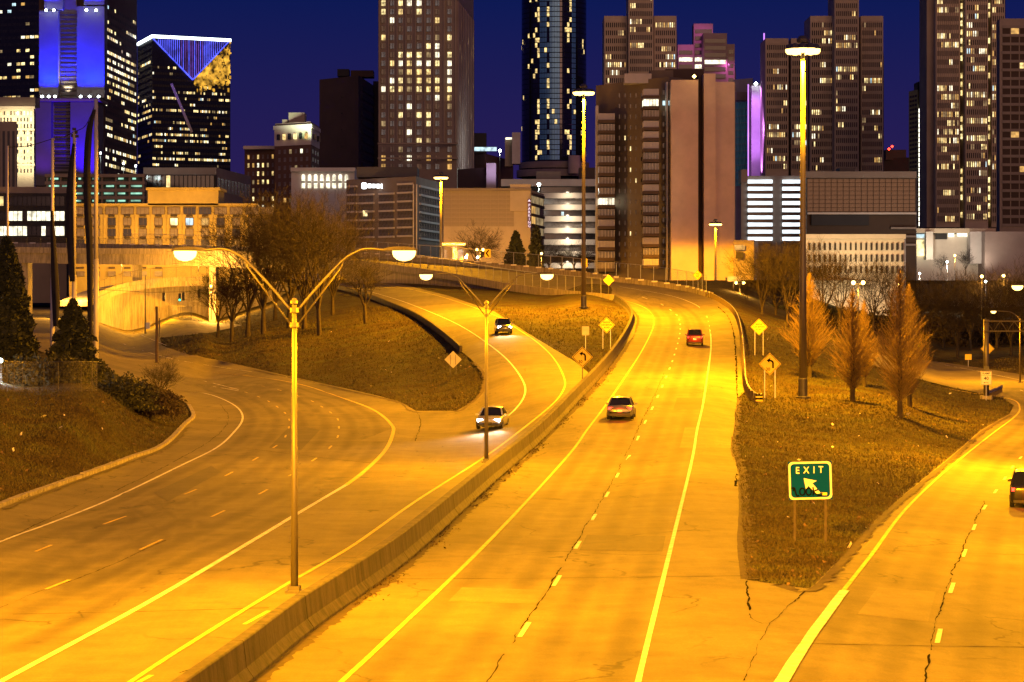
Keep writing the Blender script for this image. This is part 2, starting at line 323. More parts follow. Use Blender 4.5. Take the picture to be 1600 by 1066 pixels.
def sheet(name, poly, m, off, step=24):
    xs = [p[0] for p in poly]; ys = [p[1] for p in poly]
    dense = []
    for i, a in enumerate(poly):
        b = poly[(i + 1) % len(poly)]; k = max(1, int(math.hypot(b[0] - a[0], b[1] - a[1]) / step))
        for j in range(k): dense.append((a[0] + (b[0] - a[0]) * j / k, a[1] + (b[1] - a[1]) * j / k))
    gy = []; y = min(ys) + 5
    while y < max(ys): gy.append(y); y += max(7, (y - 440) * .045)
    q = [(x, y) for y in gy for x in np.arange(min(xs) + 3, max(xs), max(14, (y - 430) * .07))]
    q = [tuple(p) for p, i in zip(q, inside(poly, q)) if i]
    nb = len(dense); pts = [Vector(p) for p in dense + q]
    out = delaunay_2d_cdt(pts, [(i, (i + 1) % nb) for i in range(nb)], [], 1, 1e-4)
    V = G_np([(v.x, v.y) for v in out[0]], off); tris = np.array([f for f in out[2] if len(f) == 3])
    # face up
    e1 = V[tris[:, 1]] - V[tris[:, 0]]; e2 = V[tris[:, 2]] - V[tris[:, 0]]; nz = e1[:, 0] * e2[:, 1] - e1[:, 1] * e2[:, 0]
    tris[nz < 0] = tris[nz < 0][:, ::-1]
    o = np_mesh(name, V, tris, m, smooth=True); tag(o, kind='structure'); return o
ROADS = [LEFT_POLY, CEN_POLY, RIGHT_POLY]
# terrain: one sheet from below the frame out to the far horizon
gys = [438, 442, 446, 450, 454, 458, 462, 466, 470, 474, 478]
y = 482.0
while y < 2200: gys.append(y); y += max(5, (y - 474) * .028)
gxs = np.concatenate([np.arange(-1500, -100, 50), np.arange(-100, 1700, 9), np.arange(1700, 3100, 50)])
Q = np.array([(x, y) for y in gys for x in gxs]); V = G_np(Q)
for poly in ROADS:
    V[inside(poly, Q), 2] -= 0.22
rowN = len(gxs)
far = []
for D, zz in ((7000, 70), (3000, 40), (1500, 24), (1000, 18)):
    sx = np.linspace(-1, 1, rowN) * D * .9; far.append(np.stack([sx, np.full(rowN, D), np.full(rowN, zz)], 1))
V = np.concatenate(far + [V]); R = len(V) // rowN
ii = np.arange(R * rowN).reshape(R, rowN)
Fq = np.stack([ii[:-1, :-1].ravel(), ii[1:, :-1].ravel(), ii[1:, 1:].ravel(), ii[:-1, 1:].ravel()], 1)
tag(np_mesh('ground', V, Fq, TURF, smooth=True), kind='structure')
r_left = sheet('ramp_road', LEFT_POLY, ASPH2, 0.0); r_cen = sheet('carriageway', CEN_POLY, ASPH, 0.0); r_right = sheet('exit_road', RIGHT_POLY, ASPH, 0.0)
def lane_attr(o, paths):
    me = o.data; n = len(me.vertices); co = np.empty(n * 3, np.float32); me.vertices.foreach_get('co', co); co = co.reshape(-1, 3)[:, :2].astype(float); best = np.full(n, 50.0)
    for pts in paths:
        w_ = np.array([(v.x, v.y) for v in GP(pts, 5)])
        for a, b in zip(w_[:-1], w_[1:]):
            d = b - a; t = np.clip(((co - a) @ d) / max(d @ d, 1e-9), 0, 1); e = np.linalg.norm(co - (a + t[:, None] * d), axis=1); best = np.minimum(best, e)
    at = me.attributes.new('lane', 'FLOAT', 'POINT'); at.data.foreach_set('value', best.astype(np.float32))
CD = [(700, 1165), (767, 1066), (822, 980), (873, 903), (905, 848), (931, 803), (951, 769), (969, 735), (985, 710), (1006, 664), (1024, 628), (1043.5, 583), (1053, 557), (1061, 528), (1063, 508), (1059, 495), (1051, 487), (1030, 474), (990, 460)]
RD = [(1420, 1230), (1450, 1066), (1461, 1019), (1480, 942), (1498, 889), (1514, 846), (1528, 811), (1546, 782), (1563, 758), (1577, 738), (1589, 721), (1612, 700), (1640, 672), (1650, 645), (1630, 625), (1590, 608)]
LD1 = [(-150, 1015), (0, 950), (149, 890), (250, 845), (345, 801), (413, 768), (493, 717), (517, 698), (528, 682), (529.5, 666), (527, 654), (514, 643), (498, 633), (480, 624), (430, 608), (380, 598)]
LD2 = [(-150, 945), (56, 862), (150, 824), (260, 784), (350, 745), (433, 696), (447, 680), (452, 665), (451, 653), (441.5, 642), (427, 632), (411, 623), (380, 612), (340, 602)]
RAMPC = [(640, 456), (720, 488), (775, 514), (815, 545), (838, 575), (838, 605), (800, 648), (720, 700), (640, 748), (548, 800), (430, 862), (300, 935), (100, 1046)]
lane_attr(r_cen, [CD]); lane_attr(r_right, [RD]); lane_attr(r_left, [LD1, LD2])
# ------------------------------------------------------------------ painted lines and seams (parts of their road)
def rough_path(p, step, jit, seed):
    r = random.Random(seed); out = [p[0]]; j = 0.0
    for q, d in along(p, step): j = .75 * j + r.gauss(0, jit); out.append(q + Vector((-d.y, d.x, 0)) * j)
    return out
def line(road, pts, wd, m, name='edge_line', off=.012, n=7, wob=.12):
    p = GP(pts, n, off)
    if name == 'sealed_crack':
        p = rough_path(p, .4, .02, len(pts)); s_ = 0.0; T_ = length(p); r_ = random.Random(len(pts))
        while s_ < T_:
            e_ = s_ + r_.uniform(2, 9); q_ = sub_path(p, s_, min(e_, T_))
            if len(q_) > 1: link(name, ribbon_mesh(q_, wd * r_.uniform(.2, .55), name, m, 1.5, int(s_)), road)
            s_ = e_ + r_.choice((0, 0, .2, .8, 2.0))
        return p
    if name == 'dirt_edge': p = rough_path(p, .3, .03, len(pts)); wob = .9
    o = link(name, ribbon_mesh(p, wd, name, m, wob, len(pts)), road); return p
def dashes(road, pts, m=WHITE, ph=0.0, dl=3.05, per=12.2, wd=.14, until=1e9):
    p = GP(pts, 8, .012); s = ph; T = min(length(p), until)
    while s + dl < T:
        q = sub_path(p, s, s + dl)
        if len(q) > 1: link('lane_dash', ribbon_mesh(q, wd, 'lane_dash', m, .15, int(s)), road)
        s += per
    return p
line(r_cen, [(300, 1280), (533, 1066), (600, 1004), (755, 855), (881, 720), (918, 671), (946, 634), (977, 589), (1002, 550), (1019, 516), (1021, 499), (1013, 485), (996, 476), (972, 469)], .15, YELLOW)
line(r_cen, [(960, 1230), (997, 1066), (1030, 930), (1055, 828), (1081, 720), (1089, 673), (1098, 634), (1105, 589), (1110.6, 547), (1110, 519), (1106, 499), (1095, 482), (1075, 471), (1047, 462), (1010, 455), (968, 448)], .15, WHITE)
CD = [(700, 1165), (767, 1066), (822, 980), (873, 903), (905, 848), (931, 803), (951, 769), (969, 735), (985, 710), (1006, 664), (1024, 628), (1043.5, 583), (1053, 557), (1061, 528), (1063, 508), (1059, 495), (1051, 487), (1030, 474), (990, 460)]
dashes(r_cen, CD, ph=4)
line(r_right, [(1120, 1230), (1220, 1066), (1272, 985), (1318, 923)], .36, WHITE, 'gore_line')
line(r_right, [(1318, 923), (1361, 868), (1409, 803), (1464, 748), (1501, 717), (1549, 679), (1587, 650), (1593, 636), (1583, 625), (1545, 618), (1500, 611), (1440, 600)], .15, YELLOW)
RD = [(1420, 1230), (1450, 1066), (1461, 1019), (1480, 942), (1498, 889), (1514, 846), (1528, 811), (1546, 782), (1563, 758), (1577, 738), (1589, 721), (1612, 700), (1640, 672), (1650, 645), (1630, 625), (1590, 608)]
dashes(r_right, RD, ph=9)
line(r_right, [(1380, 556), (1460, 568), (1517, 578), (1600, 595), (1700, 612)], .15, WHITE)
YL = [(60, 1170), (204, 1066), (330, 985), (450, 912), (548, 855), (646, 786), (755, 716), (822, 666), (864, 631), (880, 610), (882, 593), (868, 564), (843, 538), (805, 512), (776, 494), (700, 467), (640, 452), (560, 437)]
line(r_left, YL, .15, YELLOW)
line(r_left, [(520, 441), (600, 462), (653, 480), (717, 508), (766, 540), (798, 568), (819, 600), (818, 622), (800, 645), (770, 668)], .16, WHITE)
line(r_left, [(330, 582), (400, 589), (470, 601), (541, 624), (586, 642), (611, 663), (614, 677), (601, 705), (569, 737), (541, 758)], .24, YELLOW)
line(r_left, [(541, 758), (463, 804), (400, 842), (225, 945), (0, 1066), (-200, 1175)], .2, WHITE, 'gore_line')
line(r_left, [(-200, 930), (0, 847), (73, 820), (169, 782), (282, 728), (338, 700), (366, 675), (379, 655), (372, 638), (346, 623), (315, 614), (275, 612)], .15, WHITE)
line(r_left, [(276, 588), (320, 596), (373, 609)], .15, WHITE); line(r_left, [(285, 601), (330, 604), (373, 611)], .15, WHITE)
dashes(r_left, [(-150, 1015), (0, 950), (149, 890), (250, 845), (345, 801), (413, 768), (493, 717), (517, 698), (528, 682), (529.5, 666), (527, 654), (514, 643), (498, 633), (480, 624), (430, 608), (380, 598)], YELLOW, 2, wd=.12)
dashes(r_left, [(-150, 945), (56, 862), (150, 824), (260, 784), (350, 745), (433, 696), (447, 680), (452, 665), (451, 653), (441.5, 642), (427, 632), (411, 623), (380, 612), (340, 602)], YELLOW, 5, wd=.12)
dashes(r_left, [(420, 1000 - 45), (225, 1062), (60, 1150)], YELLOW, 0)
line(r_left, [(150, 520), (200, 540), (250, 556), (300, 567), (400, 582)], .18, WHITE); line(r_left, [(130, 497), (200, 516), (260, 540)], .15, WHITE)
line(r_left, [(60, 488), (150, 497), (240, 505), (330, 511)], .15, WHITE)
# sealed cracks and joints
line(r_cen, [(750, 1080), (815, 982), (866, 905), (899, 850), (925, 805), (946, 770), (965, 736), (1000, 664), (1018, 628), (1038, 583)], .075, SEAL, 'sealed_crack', .008, wob=1.1)
line(r_cen, [(1151, 760), (1150, 700), (1153, 640), (1151, 600), (1150, 560), (1146, 520), (1137, 495), (1120, 478)], .3, SEAL, 'sealed_crack', .008, wob=1.6)
line(r_right, [(1440, 1090), (1451, 1030), (1466, 960), (1490, 895), (1508, 848), (1540, 782)], .09, SEAL, 'sealed_crack', .008, wob=1.0)
line(r_right, [(1167, 908), (1170, 940), (1176, 968), (1202, 974), (1230, 950), (1258, 922)], .10, SEAL, 'sealed_crack', .008, wob=1.2)
line(r_right, [(1203, 974), (1188, 1000), (1172, 1040), (1165, 1066)], .06, SEAL, 'sealed_crack', .008, wob=1.2)
line(r_left, [(-20, 856), (100, 800), (200, 758), (290, 712), (340, 680), (357, 655), (345, 632)], .07, SEAL, 'sealed_crack', .008, wob=1.2)
line(r_left, [(650, 643), (657, 655), (656, 668), (648, 690)], .1, SEAL, 'sealed_crack', .008, wob=1.0)
line(r_left, [(-40, 968), (60, 925), (150, 893), (260, 844)], .06, SEAL, 'sealed_crack', .008, wob=1.2)
line(r_cen, [(480, 1000), (560, 999), (640, 1001)], .06, SEAL, 'sealed_crack', .008, wob=.8)
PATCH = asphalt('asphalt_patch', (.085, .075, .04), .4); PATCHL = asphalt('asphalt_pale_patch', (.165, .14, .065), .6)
for road, pts, m_ in ((r_cen, [(905, 860), (1035, 862), (1040, 838), (917, 836)], PATCH), (r_cen, [(700, 940), (838, 944), (850, 922), (722, 918)], PATCHL), (r_cen, [(1062, 700), (1150, 700), (1149, 670), (1070, 668)], PATCHL), (r_cen, [(1052, 640), (1098, 640), (1101, 622), (1058, 622)], PATCH), (r_left, [(560, 690), (640, 690), (655, 672), (617, 668)], PATCHL), (r_left, [(420, 700), (470, 704), (500, 672), (455, 664)], PATCH), (r_right, [(1340, 960), (1450, 972), (1462, 925), (1372, 918)], PATCHL), (r_left, [(240, 770), (330, 728), (345, 738), (262, 784)], PATCH)):
    c4 = [np.array(v_, float) for v_ in pts]; gq = [tuple((c4[0] * (1 - u_) + c4[1] * u_) * (1 - t_) + (c4[3] * (1 - u_) + c4[2] * u_) * t_) for t_ in np.linspace(0, 1, 9) for u_ in np.linspace(0, 1, 9)]
    me = MB().add([tuple(v_) for v_ in G_np(gq, .007)], [(9 * i + k, 9 * i + k + 1, 9 * i + k + 10, 9 * i + k + 9) for i in range(8) for k in range(8)]).mesh('asphalt_patch', m_); at = me.attributes.new('lane', 'FLOAT', 'POINT'); at.data.foreach_set('value', [50.0] * 81); link('asphalt_patch', me, road)
for road, a_, b_ in ((r_cen, (610, 905), (1160, 900)), (r_cen, (850, 690), (1146, 690)), (r_cen, (930, 606), (1164, 606)), (r_left, (280, 1052), (470, 985)), (r_left, (380, 700), (600, 726)), (r_left, (640, 652), (790, 653)), (r_right, (1340, 858), (1640, 868)), (r_right, (1230, 1005), (1640, 1012)), (r_left, (20, 960), (420, 950))):
    line(road, [a_, ((a_[0] + b_[0]) / 2, (a_[1] + b_[1]) / 2 + 1), b_], .05, SEAL, 'joint', .007, wob=1.2)
line(r_cen, [(x - 1.5, y) for x, y in CEN_R if 612 < y < 920], .75, DIRT, 'dirt_edge', .006, 9, 1.9); line(r_right, [(1210, 914), (1265, 922), (1322, 866), (1370, 814), (1419, 770), (1490, 712), (1535, 673), (1577, 649)], .6, DIRT, 'dirt_edge', .006, 9, 1.9)
line(r_left, [(400, 578), (470, 594), (541, 609), (593, 621), (625, 630), (650, 644), (713, 644), (739, 630), (756, 611), (758, 585), (742, 566)], .6, DIRT, 'dirt_edge', .006, 9, 1.9); line(r_left, [(0, 795), (113, 754), (197, 723), (254, 702), (292, 668)], .5, DIRT, 'dirt_edge', .006, 9, 1.9)
line(r_cen, [(x + 3, y + 1) for x, y in BAR_FOOT if y < 1100], .5, DIRT, 'dirt_edge', .006, 9, 1.9)
# ------------------------------------------------------------------ kerb stones along the left road
kp = GP([(-160, 858), (0, 791), (113, 750), (197, 719), (253, 698), (289, 664), (302, 651), (295, 634)], 8)
kroot = empty('kerb', kp[0], 0, 'low concrete kerb along the grass bank at the left', 'kerb')
for i, (p, d) in enumerate(along(kp, 3.0)):
    MB().box((0, 0, 0), (2.94, .3, .34)).build('kerb_stone', KERB, kroot, loc=p - kp[0] + Vector((0, 0, -.03 + .02 * rnd.random()))).rotation_euler = (0, 0, math.atan2(d.y, d.x) + .01 * rnd.uniform(-1, 1))
# ------------------------------------------------------------------ sweep of a cross-section along a path
def sweep(prof, pts, name, m, parent=None, side=1, origin=None):
    mb = MB(); n = len(prof); org = origin or Vector((0, 0, 0)); vs = []
    for i, p in enumerate(pts):
        d = pts[min(i + 1, len(pts) - 1)] - pts[max(i - 1, 0)]; d.z = 0; d.normalize(); nr = Vector((-d.y, d.x, 0)) * side
        vs += [p - org + nr * a + Vector((0, 0, b)) for a, b in prof]
    fs = []
    for i in range(len(pts) - 1):
        for k in range(n): k2 = (k + 1) % n; fs.append((i * n + k, i * n + k2, (i + 1) * n + k2, (i + 1) * n + k))
    fs += [tuple(range(n)), tuple(range((len(pts) - 1) * n, len(pts) * n))[::-1]]
    mb.add(vs, fs); return mb.build(name, m, parent)
JERSEY = [(0, -.15), (0, .08), (.17, .32), (.24, .92), (.27, .95), (.53, .95), (.56, .92), (.63, .32), (.80, .08), (.80, -.15)]
bp = GP(BAR_FOOT, 10); T = length(bp)
broot = empty('median_barrier', bp[0], 0, 'stained concrete safety barrier curving between the two carriageways', 'barrier')
s = 0.0
while s < T - 1:
    q = sub_path(bp, s + .02, min(s + 9.0, T) - .02)
    if len(q) > 1: sweep(JERSEY, q, 'barrier_segment', CONC, broot, 1, bp[0])
    s += 9.0
# retaining wall at the left of the ramp
wp = GP([(518, 450), (560, 461), (600, 476), (650, 498), (690, 526), (718, 551)], 8)
o = sweep([(0, -.5), (0, .75), (.3, .75), (.3, -.5)], wp, 'retaining_wall', CONC, None, 1, wp[0]); o.location = wp[0]; tag(o, 'low dark concrete wall between wooded bank and the curving ramp', 'wall')
# ------------------------------------------------------------------ viaduct: the carriageway bends left and climbs away on it
FARE = [(963, 441, 256), (900, 432, 263), (850, 427, 268), (780, 420, 274), (700, 413, 281), (640, 408, 287), (560, 402, 295), (450, 396, 304), (300, 391, 314), (150, 388, 322), (0, 386, 328), (-250, 384, 332), (-700, 382, 336)]
NEARE = [(963, 469.5, 222), (867, 460, 236), (792, 450, 248), (699, 433, 264), (640, 424, 274), (560, 414, 285), (450, 404, 296), (300, 396, 306), (150, 394, 314), (0, 392, 321), (-250, 390, 325), (-700, 388, 329)]
fe = smooth_path([P(a, b, c * K) for a, b, c in FARE], 5); ne = smooth_path([P(a, b, c * K) for a, b, c in NEARE], 5)
via = empty('viaduct', ne[20], 0, 'concrete road viaduct crossing behind the trees with a parapet and fence', 'bridge'); vo = ne[20]
mb = MB(); n = len(fe)
vs = []
for a, b in zip(ne, fe):
    for k in range(5): vs.append(a.lerp(b, k / 4) - vo + Vector((0, 0, .01)))
mb.add(vs, [(i * 5 + k, i * 5 + k + 1, (i + 1) * 5 + k + 1, (i + 1) * 5 + k) for i in range(n - 1) for k in range(4)])
mb.build('deck', ASPH, via)
PARA = [(0, -.4), (0, .85), (-.28, .85), (-.28, -.4)]
def pieces(path, prof, name, m, parent, step, side, org, gap=.03):
    s = 0; T = length(path)
    while s < T - .3:
        q = sub_path(path, s + gap, min(s + step, T) - gap)
        if len(q) > 1: sweep(prof, q, name, m, parent, side, org)
        s += step
pieces(ne, PARA, 'parapet', CONC2, via, 24, -1, vo)
pieces(fe, [(0, -.4), (0, 1.0), (.28, 1.0), (.28, -.4)], 'far_parapet', CONC2, via, 24, -1, vo)
# girder below the near edge where it spans, solid abutment where it lands
i0 = next(i for i, p in enumerate(ne) if F * p.x / p.y + 800 < 560)
sweep([(.25, -.3), (.25, -2.6), (.9, -2.6), (.9, -.3)], ne[i0:], 'girder', CONC2, via, -1, vo)
ab = ne[:i0 + 1]; mb = MB(); vs = []
for p in ab:
    px = F * p.x / p.y + 800; vs += [p - vo + Vector((0, 0.35, -.3)), Vector((p.x, p.y + .35, p.z - 5.5)) - vo]
mb.add(vs, [(2 * i, 2 * i + 1, 2 * i + 3, 2 * i + 2) for i in range(len(ab) - 1)])
mb.build('abutment_wall', CONC2, via)
for px in (37, 210, 330, -150):
    p = min(ne, key=lambda q: abs(F * q.x / q.y + 800 - px)); mb = MB(); mb.box((p.x - vo.x, p.y - vo.y + 4, p.z - vo.z - 9), (1.4, 5, 13)); mb.build('pier', CONC2, via)
sweep([(-8, -2.3), (-8, -.4), (-8.6, -.4), (-8.6, -2.3)], ne[i0:], 'rear_girder', CONC2, via, 1, vo)
# white reflectors along the top of the far parapet
REFL = mat('reflector_white', (.85, .82, .72), .5, var=.1); rme = MB().box((0, 0, 0), (1.5, .06, .26)).mesh('reflector', REFL)
def reflectors(path, parent, org, h, step, side, off=.3):
    for p, d in along(path, step):
        o = link('reflector', rme, parent, p - org + Vector((0, -off, h))); o.rotation_euler = (0, 0, math.atan2(d.y, d.x))
reflectors(sub_path(fe, 0, 150), via, vo, .95, 3.6, 1, .05)
reflectors(sub_path(fe, 170, 330), via, vo, .95, 4.5, 1, .05)
# outer barrier round the bend to the guard rail
op = GP([(963, 441), (1019, 447), (1075, 456), (1098, 462), (1112, 466)], 8)
ob = empty('bend_barrier', op[0], 0, 'concrete outer barrier with white reflectors round the bend', 'barrier')
pieces(op, [(0, -.3), (0, .9), (.3, .9), (.3, -.3)], 'barrier_segment', CONC2, ob, 9, 1, op[0]); reflectors(op, ob, op[0], .82, 3.6, 1, .06)
# ------------------------------------------------------------------ guard rail
gp = GP([(1104, 464), (1112, 466), (1126, 473), (1143, 486), (1154, 505), (1160, 536), (1163, 580), (1165, 606), (1172, 622), (1186, 633)], 10)
gr = empty('guard_rail', gp[0], 0, 'galvanised W-beam guard rail along the outside of the bend', 'guard rail')
WB = [(0, .45), (.07, .5), (.07, .56), (0, .62), (.07, .68), (.07, .74), (0, .79), (.02, .79), (.09, .74), (.09, .68), (.02, .62), (.09, .56), (.09, .5), (.02, .45)]
pieces(gp, WB, 'rail', GALV, gr, 7.6, 1, gp[0], 0.0)
pme = MB().box((0, 0, .2), (.15, .2, 1.2)).mesh('post', mat('timber_post', (.09, .065, .045), .9))
for p, d in along(gp, 1.9):
    o = link('post', pme, gr, p - gp[0] + Vector((d.y, -d.x, 0)) * .12); o.rotation_euler = (0, 0, math.atan2(d.y, d.x))
hz = MB(); e = gp[-1] - gp[0]
for k in range(4): hz.box((e.x, e.y - .1, e.z + .35 + .14 * k), (.55, .04, .11), .2, k % 2)
hz.build('hazard_panel', [mat('sign_yellow', (.92, .66, .02), .5, var=.06), mat('sign_black', (.006, .006, .006), .9, var=.1)], gr)
# ------------------------------------------------------------------ chain-link fences
def link_mat():
    m, n, l, p = newmat('chain_link'); p.inputs['Base Color'].default_value = (.14, .13, .12, 1); p.inputs['Roughness'].default_value = .6; p.inputs['Metallic'].default_value = .4
    t = n.new('ShaderNodeTexCoord'); vv = []
    for a in (1, -1):
        sx = n.new('ShaderNodeSeparateXYZ'); l.new(t.outputs['Object'], sx.inputs[0])
        xy = n.new('ShaderNodeMath'); xy.operation = 'ADD'; l.new(sx.outputs[0], xy.inputs[0]); l.new(sx.outputs[1], xy.inputs[1])
        q = n.new('ShaderNodeMath'); q.operation = 'MULTIPLY_ADD'; l.new(sx.outputs[2], q.inputs[0]); q.inputs[1].default_value = a; l.new(xy.outputs[0], q.inputs[2])
        s2 = n.new('ShaderNodeMath'); s2.operation = 'MULTIPLY'; s2.inputs[1].default_value = 14; l.new(q.outputs[0], s2.inputs[0])
        fr = n.new('ShaderNodeMath'); fr.operation = 'FRACT'; l.new(s2.outputs[0], fr.inputs[0])
        lt = n.new('ShaderNodeMath'); lt.operation = 'LESS_THAN'; l.new(fr.outputs[0], lt.inputs[0]); lt.inputs[1].default_value = .09; vv.append(lt.outputs[0])
    mx = n.new('ShaderNodeMath'); mx.operation = 'MAXIMUM'; l.new(vv[0], mx.inputs[0]); l.new(vv[1], mx.inputs[1]); l.new(mx.outputs[0], p.inputs['Alpha'])
    return m
LINK = link_mat()
def fence(path, h, name, label, step=3.0, base=0.0, r=.035, pm=None):
    root = empty(name, path[0], 0, label, 'fence'); o0 = path[0]
    pme = MB().tube([(0, 0, -.2), (0, 0, h)], r, 6).mesh('post', pm or GALV)
    for p, d in along(path, step): link('post', pme, root, p - o0 + Vector((0, 0, base)))
    MB().tube([p - o0 + Vector((0, 0, base + h - .03)) for p in path], r * .7, 5).build('top_rail', pm or GALV, root)
    mb = MB()
    vs = []
    for p in path: vs += [p - o0 + Vector((0, 0, base + .03)), p - o0 + Vector((0, 0, base + h - .03))]
    mb.add(vs, [(2 * i, 2 * i + 2, 2 * i + 3, 2 * i + 1) for i in range(len(path) - 1)]); mb.build('wire_mesh', LINK, root)
    return root
fence([p + Vector((0, .5, 0)) for p in sub_path(fe, 0, 150)] , 3.0, 'chain_link_fence', 'tall chain link fence along the far side of the bend above the reflectors', 3.6, .3, .06, GALV)
fence(GP([(963, 440), (1019, 446), (1075, 455), (1104, 462)], 8), 3.0, 'chain_link_fence', 'chain link fence before the tall blank apartment wall', 3.6, .3, .06, GALV)
fence([p + Vector((0, -.15, 0)) for p in sub_path(ne, 6, 120)], 2.4, 'chain_link_fence', 'chain link fence standing on the near parapet of the viaduct', 3.6, .8, .05, GALV)
fence([p + Vector((0, -.15, 0)) for p in sub_path(ne, 150, 330)], 2.2, 'chain_link_fence', 'chain link fence on the viaduct in front of the orange motel', 3.6, .8, .04, DSTEEL)
fence(GP([(-250, 606), (-100, 612), (4, 613), (60, 613), (110, 613), (152, 612)], 4), 2.0, 'chain_link_fence', 'low chain link fence on top of the grass bank', 2.4, 0, .028, DSTEEL)
# ------------------------------------------------------------------ lamps
SODIUM = (1.0, .38, .002)
BULB = emat('sodium_glass', (1.0, .62, .15), 6.0); BULBW = emat('white_lamp_glass', (.85, 1.0, .95), 25.0); BULBF = emat('far_sodium_glass', (1.0, .62, .15), 14.0)
POLE = mat('lamp_pole_steel', (.10, .088, .076), .4, .3, var=.2, scale=2, streak=1)
def light(parent, loc, power, col=SODIUM, kind='SPOT', size=176, blend=.12, radius=.2, rot=(0, 0, 0)):
    l = bpy.data.lights.new('lamp_light', kind); l.energy = power; l.color = col; l.shadow_soft_size = radius
    if kind == 'SPOT': l.spot_size = math.radians(size); l.spot_blend = blend
    o = bpy.data.objects.new('lamp_light', l); COL.objects.link(o); o.parent = parent; o.location = loc; o.rotation_euler = rot; return o
def cobra_head(root, x, z, s, parent_dir=1):
    """flat cobra-head luminaire with a dropped glass bowl, pointing away from the pole"""
    mb = MB(); vs = []; prof = [(-.05, .05, .05), (.1, .1, .08), (.3, .16, .10), (.6, .17, .10), (.85, .13, .07), (.95, .05, .02)]
    for dx, hw, h in prof: vs += [(x + s * dx, -hw, z - .02), (x + s * dx, -hw * .6, z + h), (x + s * dx, hw * .6, z + h), (x + s * dx, hw, z - .02)]
    fs = [(4 * i + k, 4 * i + (k + 1) % 4, 4 * i + 4 + (k + 1) % 4, 4 * i + 4 + k) for i in range(len(prof) - 1) for k in range(4)] + [(0, 1, 2, 3), (20, 21, 22, 23)]
    mb.add(vs, fs); h = mb.build('lamp_head', POLE, root)
    g = MB(); g.lathe([(.30, 0), (.30, -.06), (.27, -.17), (.18, -.26), (.05, -.30), (0, -.30)], 14); o = g.build('glass_bowl', BULB, h, True, (x + s * .55, 0, z - .025)); o.scale = (1.15, .72, 1)
    return h
def twin_lamp(loc, rz, label, power, arm=2.7, H=10.43):
    r = empty('street_lamp', loc, rz, label, 'street lamp', 'twin arm lamps standing on the median barrier')
    k = H / 10.43
    MB().tube([(0, 0, .0), (0, 0, 3), (0, 0, 8.83 * k)], [.115, .095, .07], 12).build('pole', POLE, r, True)
    MB().box((0, 0, .04), (.5, .5, .08)).box((0, 0, .14), (.34, .34, .14)).build('base_plate', POLE, r)
    c = MB(); c.lathe([(.1, 8.80 * k), (.12, 8.82 * k), (.12, 8.9 * k), (.06, 8.98 * k), (0, 9.0 * k)], 12); c.build('pole_cap', POLE, r)
    for zz in (8.17, 8.62): MB().lathe([(.1, zz * k - .07), (.14, zz * k - .07), (.14, zz * k + .07), (.1, zz * k + .07)], 12).build('arm_bracket', DSTEEL, r)
    for s in (-1, 1):
        pts = smooth_path([(s * .1, 0, 8.62 * k), (s * .75, 0, 9.4 * k), (s * 1.42, 0, 10.12 * k), (s * 1.8, 0, 10.38 * k), (s * 2.15, 0, 10.49 * k), (s * arm, 0, 10.45 * k)], 5)
        MB().tube(pts, .042, 7).build('arm', POLE, r, True)
        MB().tube([(s * .1, 0, 8.17 * k), (s * 1.40, 0, 9.95 * k), (s * 1.46, 0, 10.12 * k)], .028, 6).build('arm_strut', POLE, r, True)
        h = cobra_head(r, s * arm, 10.45 * k, s)
        light(h, (s * (arm + .55), 0, 10.45 * k - .42), power)
    return r
b0 = G(467, 950); b1 = G(766, 735)
dirb = (b1 - b0); ang = math.atan2(dirb.y, dirb.x) - math.pi / 2
PW = 15000
def on_bar(px, py): p = G(px, py); return (p.x, p.y, p.z + .93)
def mlamp(p, label, power, H=10.43): return twin_lamp(p, ang * .6, label, power, H=H)
q0 = P(460, 945, 8.9 * F / 471); q1 = P(760, 733, 8.9 * F / 259)
mlamp((q0.x, q0.y, .35), 'twin arm street lamp nearest the camera on the median barrier', PW, 10.1)
mlamp((q1.x, q1.y, .35), 'twin arm street lamp standing farther along the barrier beside the ramp', PW, 10.1)
st = q1 - q0
mlamp((q0.x - st.x, q0.y - st.y, .35), 'unseen twin arm street lamp added next along the barrier toward the viewer', PW, 10.1)  # out of frame, added to light the foreground at the row's spacing
def high_mast(loc, H, label, power, r0=.36, nl=10, ring=1.1, grp=True):
    r = empty('high_mast_lamp', loc, 0, label, 'lamp mast', 'tall high mast lamps over the junction')
    MB().tube([(0, 0, -.3), (0, 0, H * .33), (0, 0, H * .66), (0, 0, H)], [r0, r0 * .8, r0 * .62, r0 * .42], 14).build('mast', POLE, r, True)
    MB().lathe([(r0 * 1.9, -.1), (r0 * 1.9, .12), (r0 * 1.1, .14), (r0 * 1.08, 1.6), (r0 * .97, 1.7)], 14).build('base_collar', DSTEEL, r)
    MB().lathe([(.5, H - .1), (.55, H + .15), (.3, H + .45), (0, H + .5)], 12).build('mast_head', POLE, r)
    pts = [(ring * .72 * math.cos(a), ring * .72 * math.sin(a), H - .35) for a in [2 * math.pi * k / 24 for k in range(25)]]
    MB().tube(pts, .06, 6).build('ring', POLE, r)
    for k in range(nl):
        a = 2 * math.pi * (k + .3) / nl; cx, cy = ring * math.cos(a), ring * math.sin(a)
        h = MB().lathe([(.12, .2), (.30, .12), (.42, -.22), (.44, -.25)], 10).build('luminaire', POLE, r, True, (cx, cy, H - .45))
        MB().lathe([(.43, -.25), (.42, -.42), (.28, -.6), (0, -.66)], 10).build('glass_bowl', BULB, h, True)
    light(r, (0, 0, H - 1.6), power, radius=1.2, size=176, blend=.12)
    return r
def mast_at(px, pyb, pyt, D, label, power, **k):
    p = P(px, pyb, D); return high_mast(p, (pyb - pyt) * D / F + .4, label, power, **k)
mast_at(1254.5, 622, 72, 208, 'tall grey high mast lamp beside the conical bare trees', 620000)
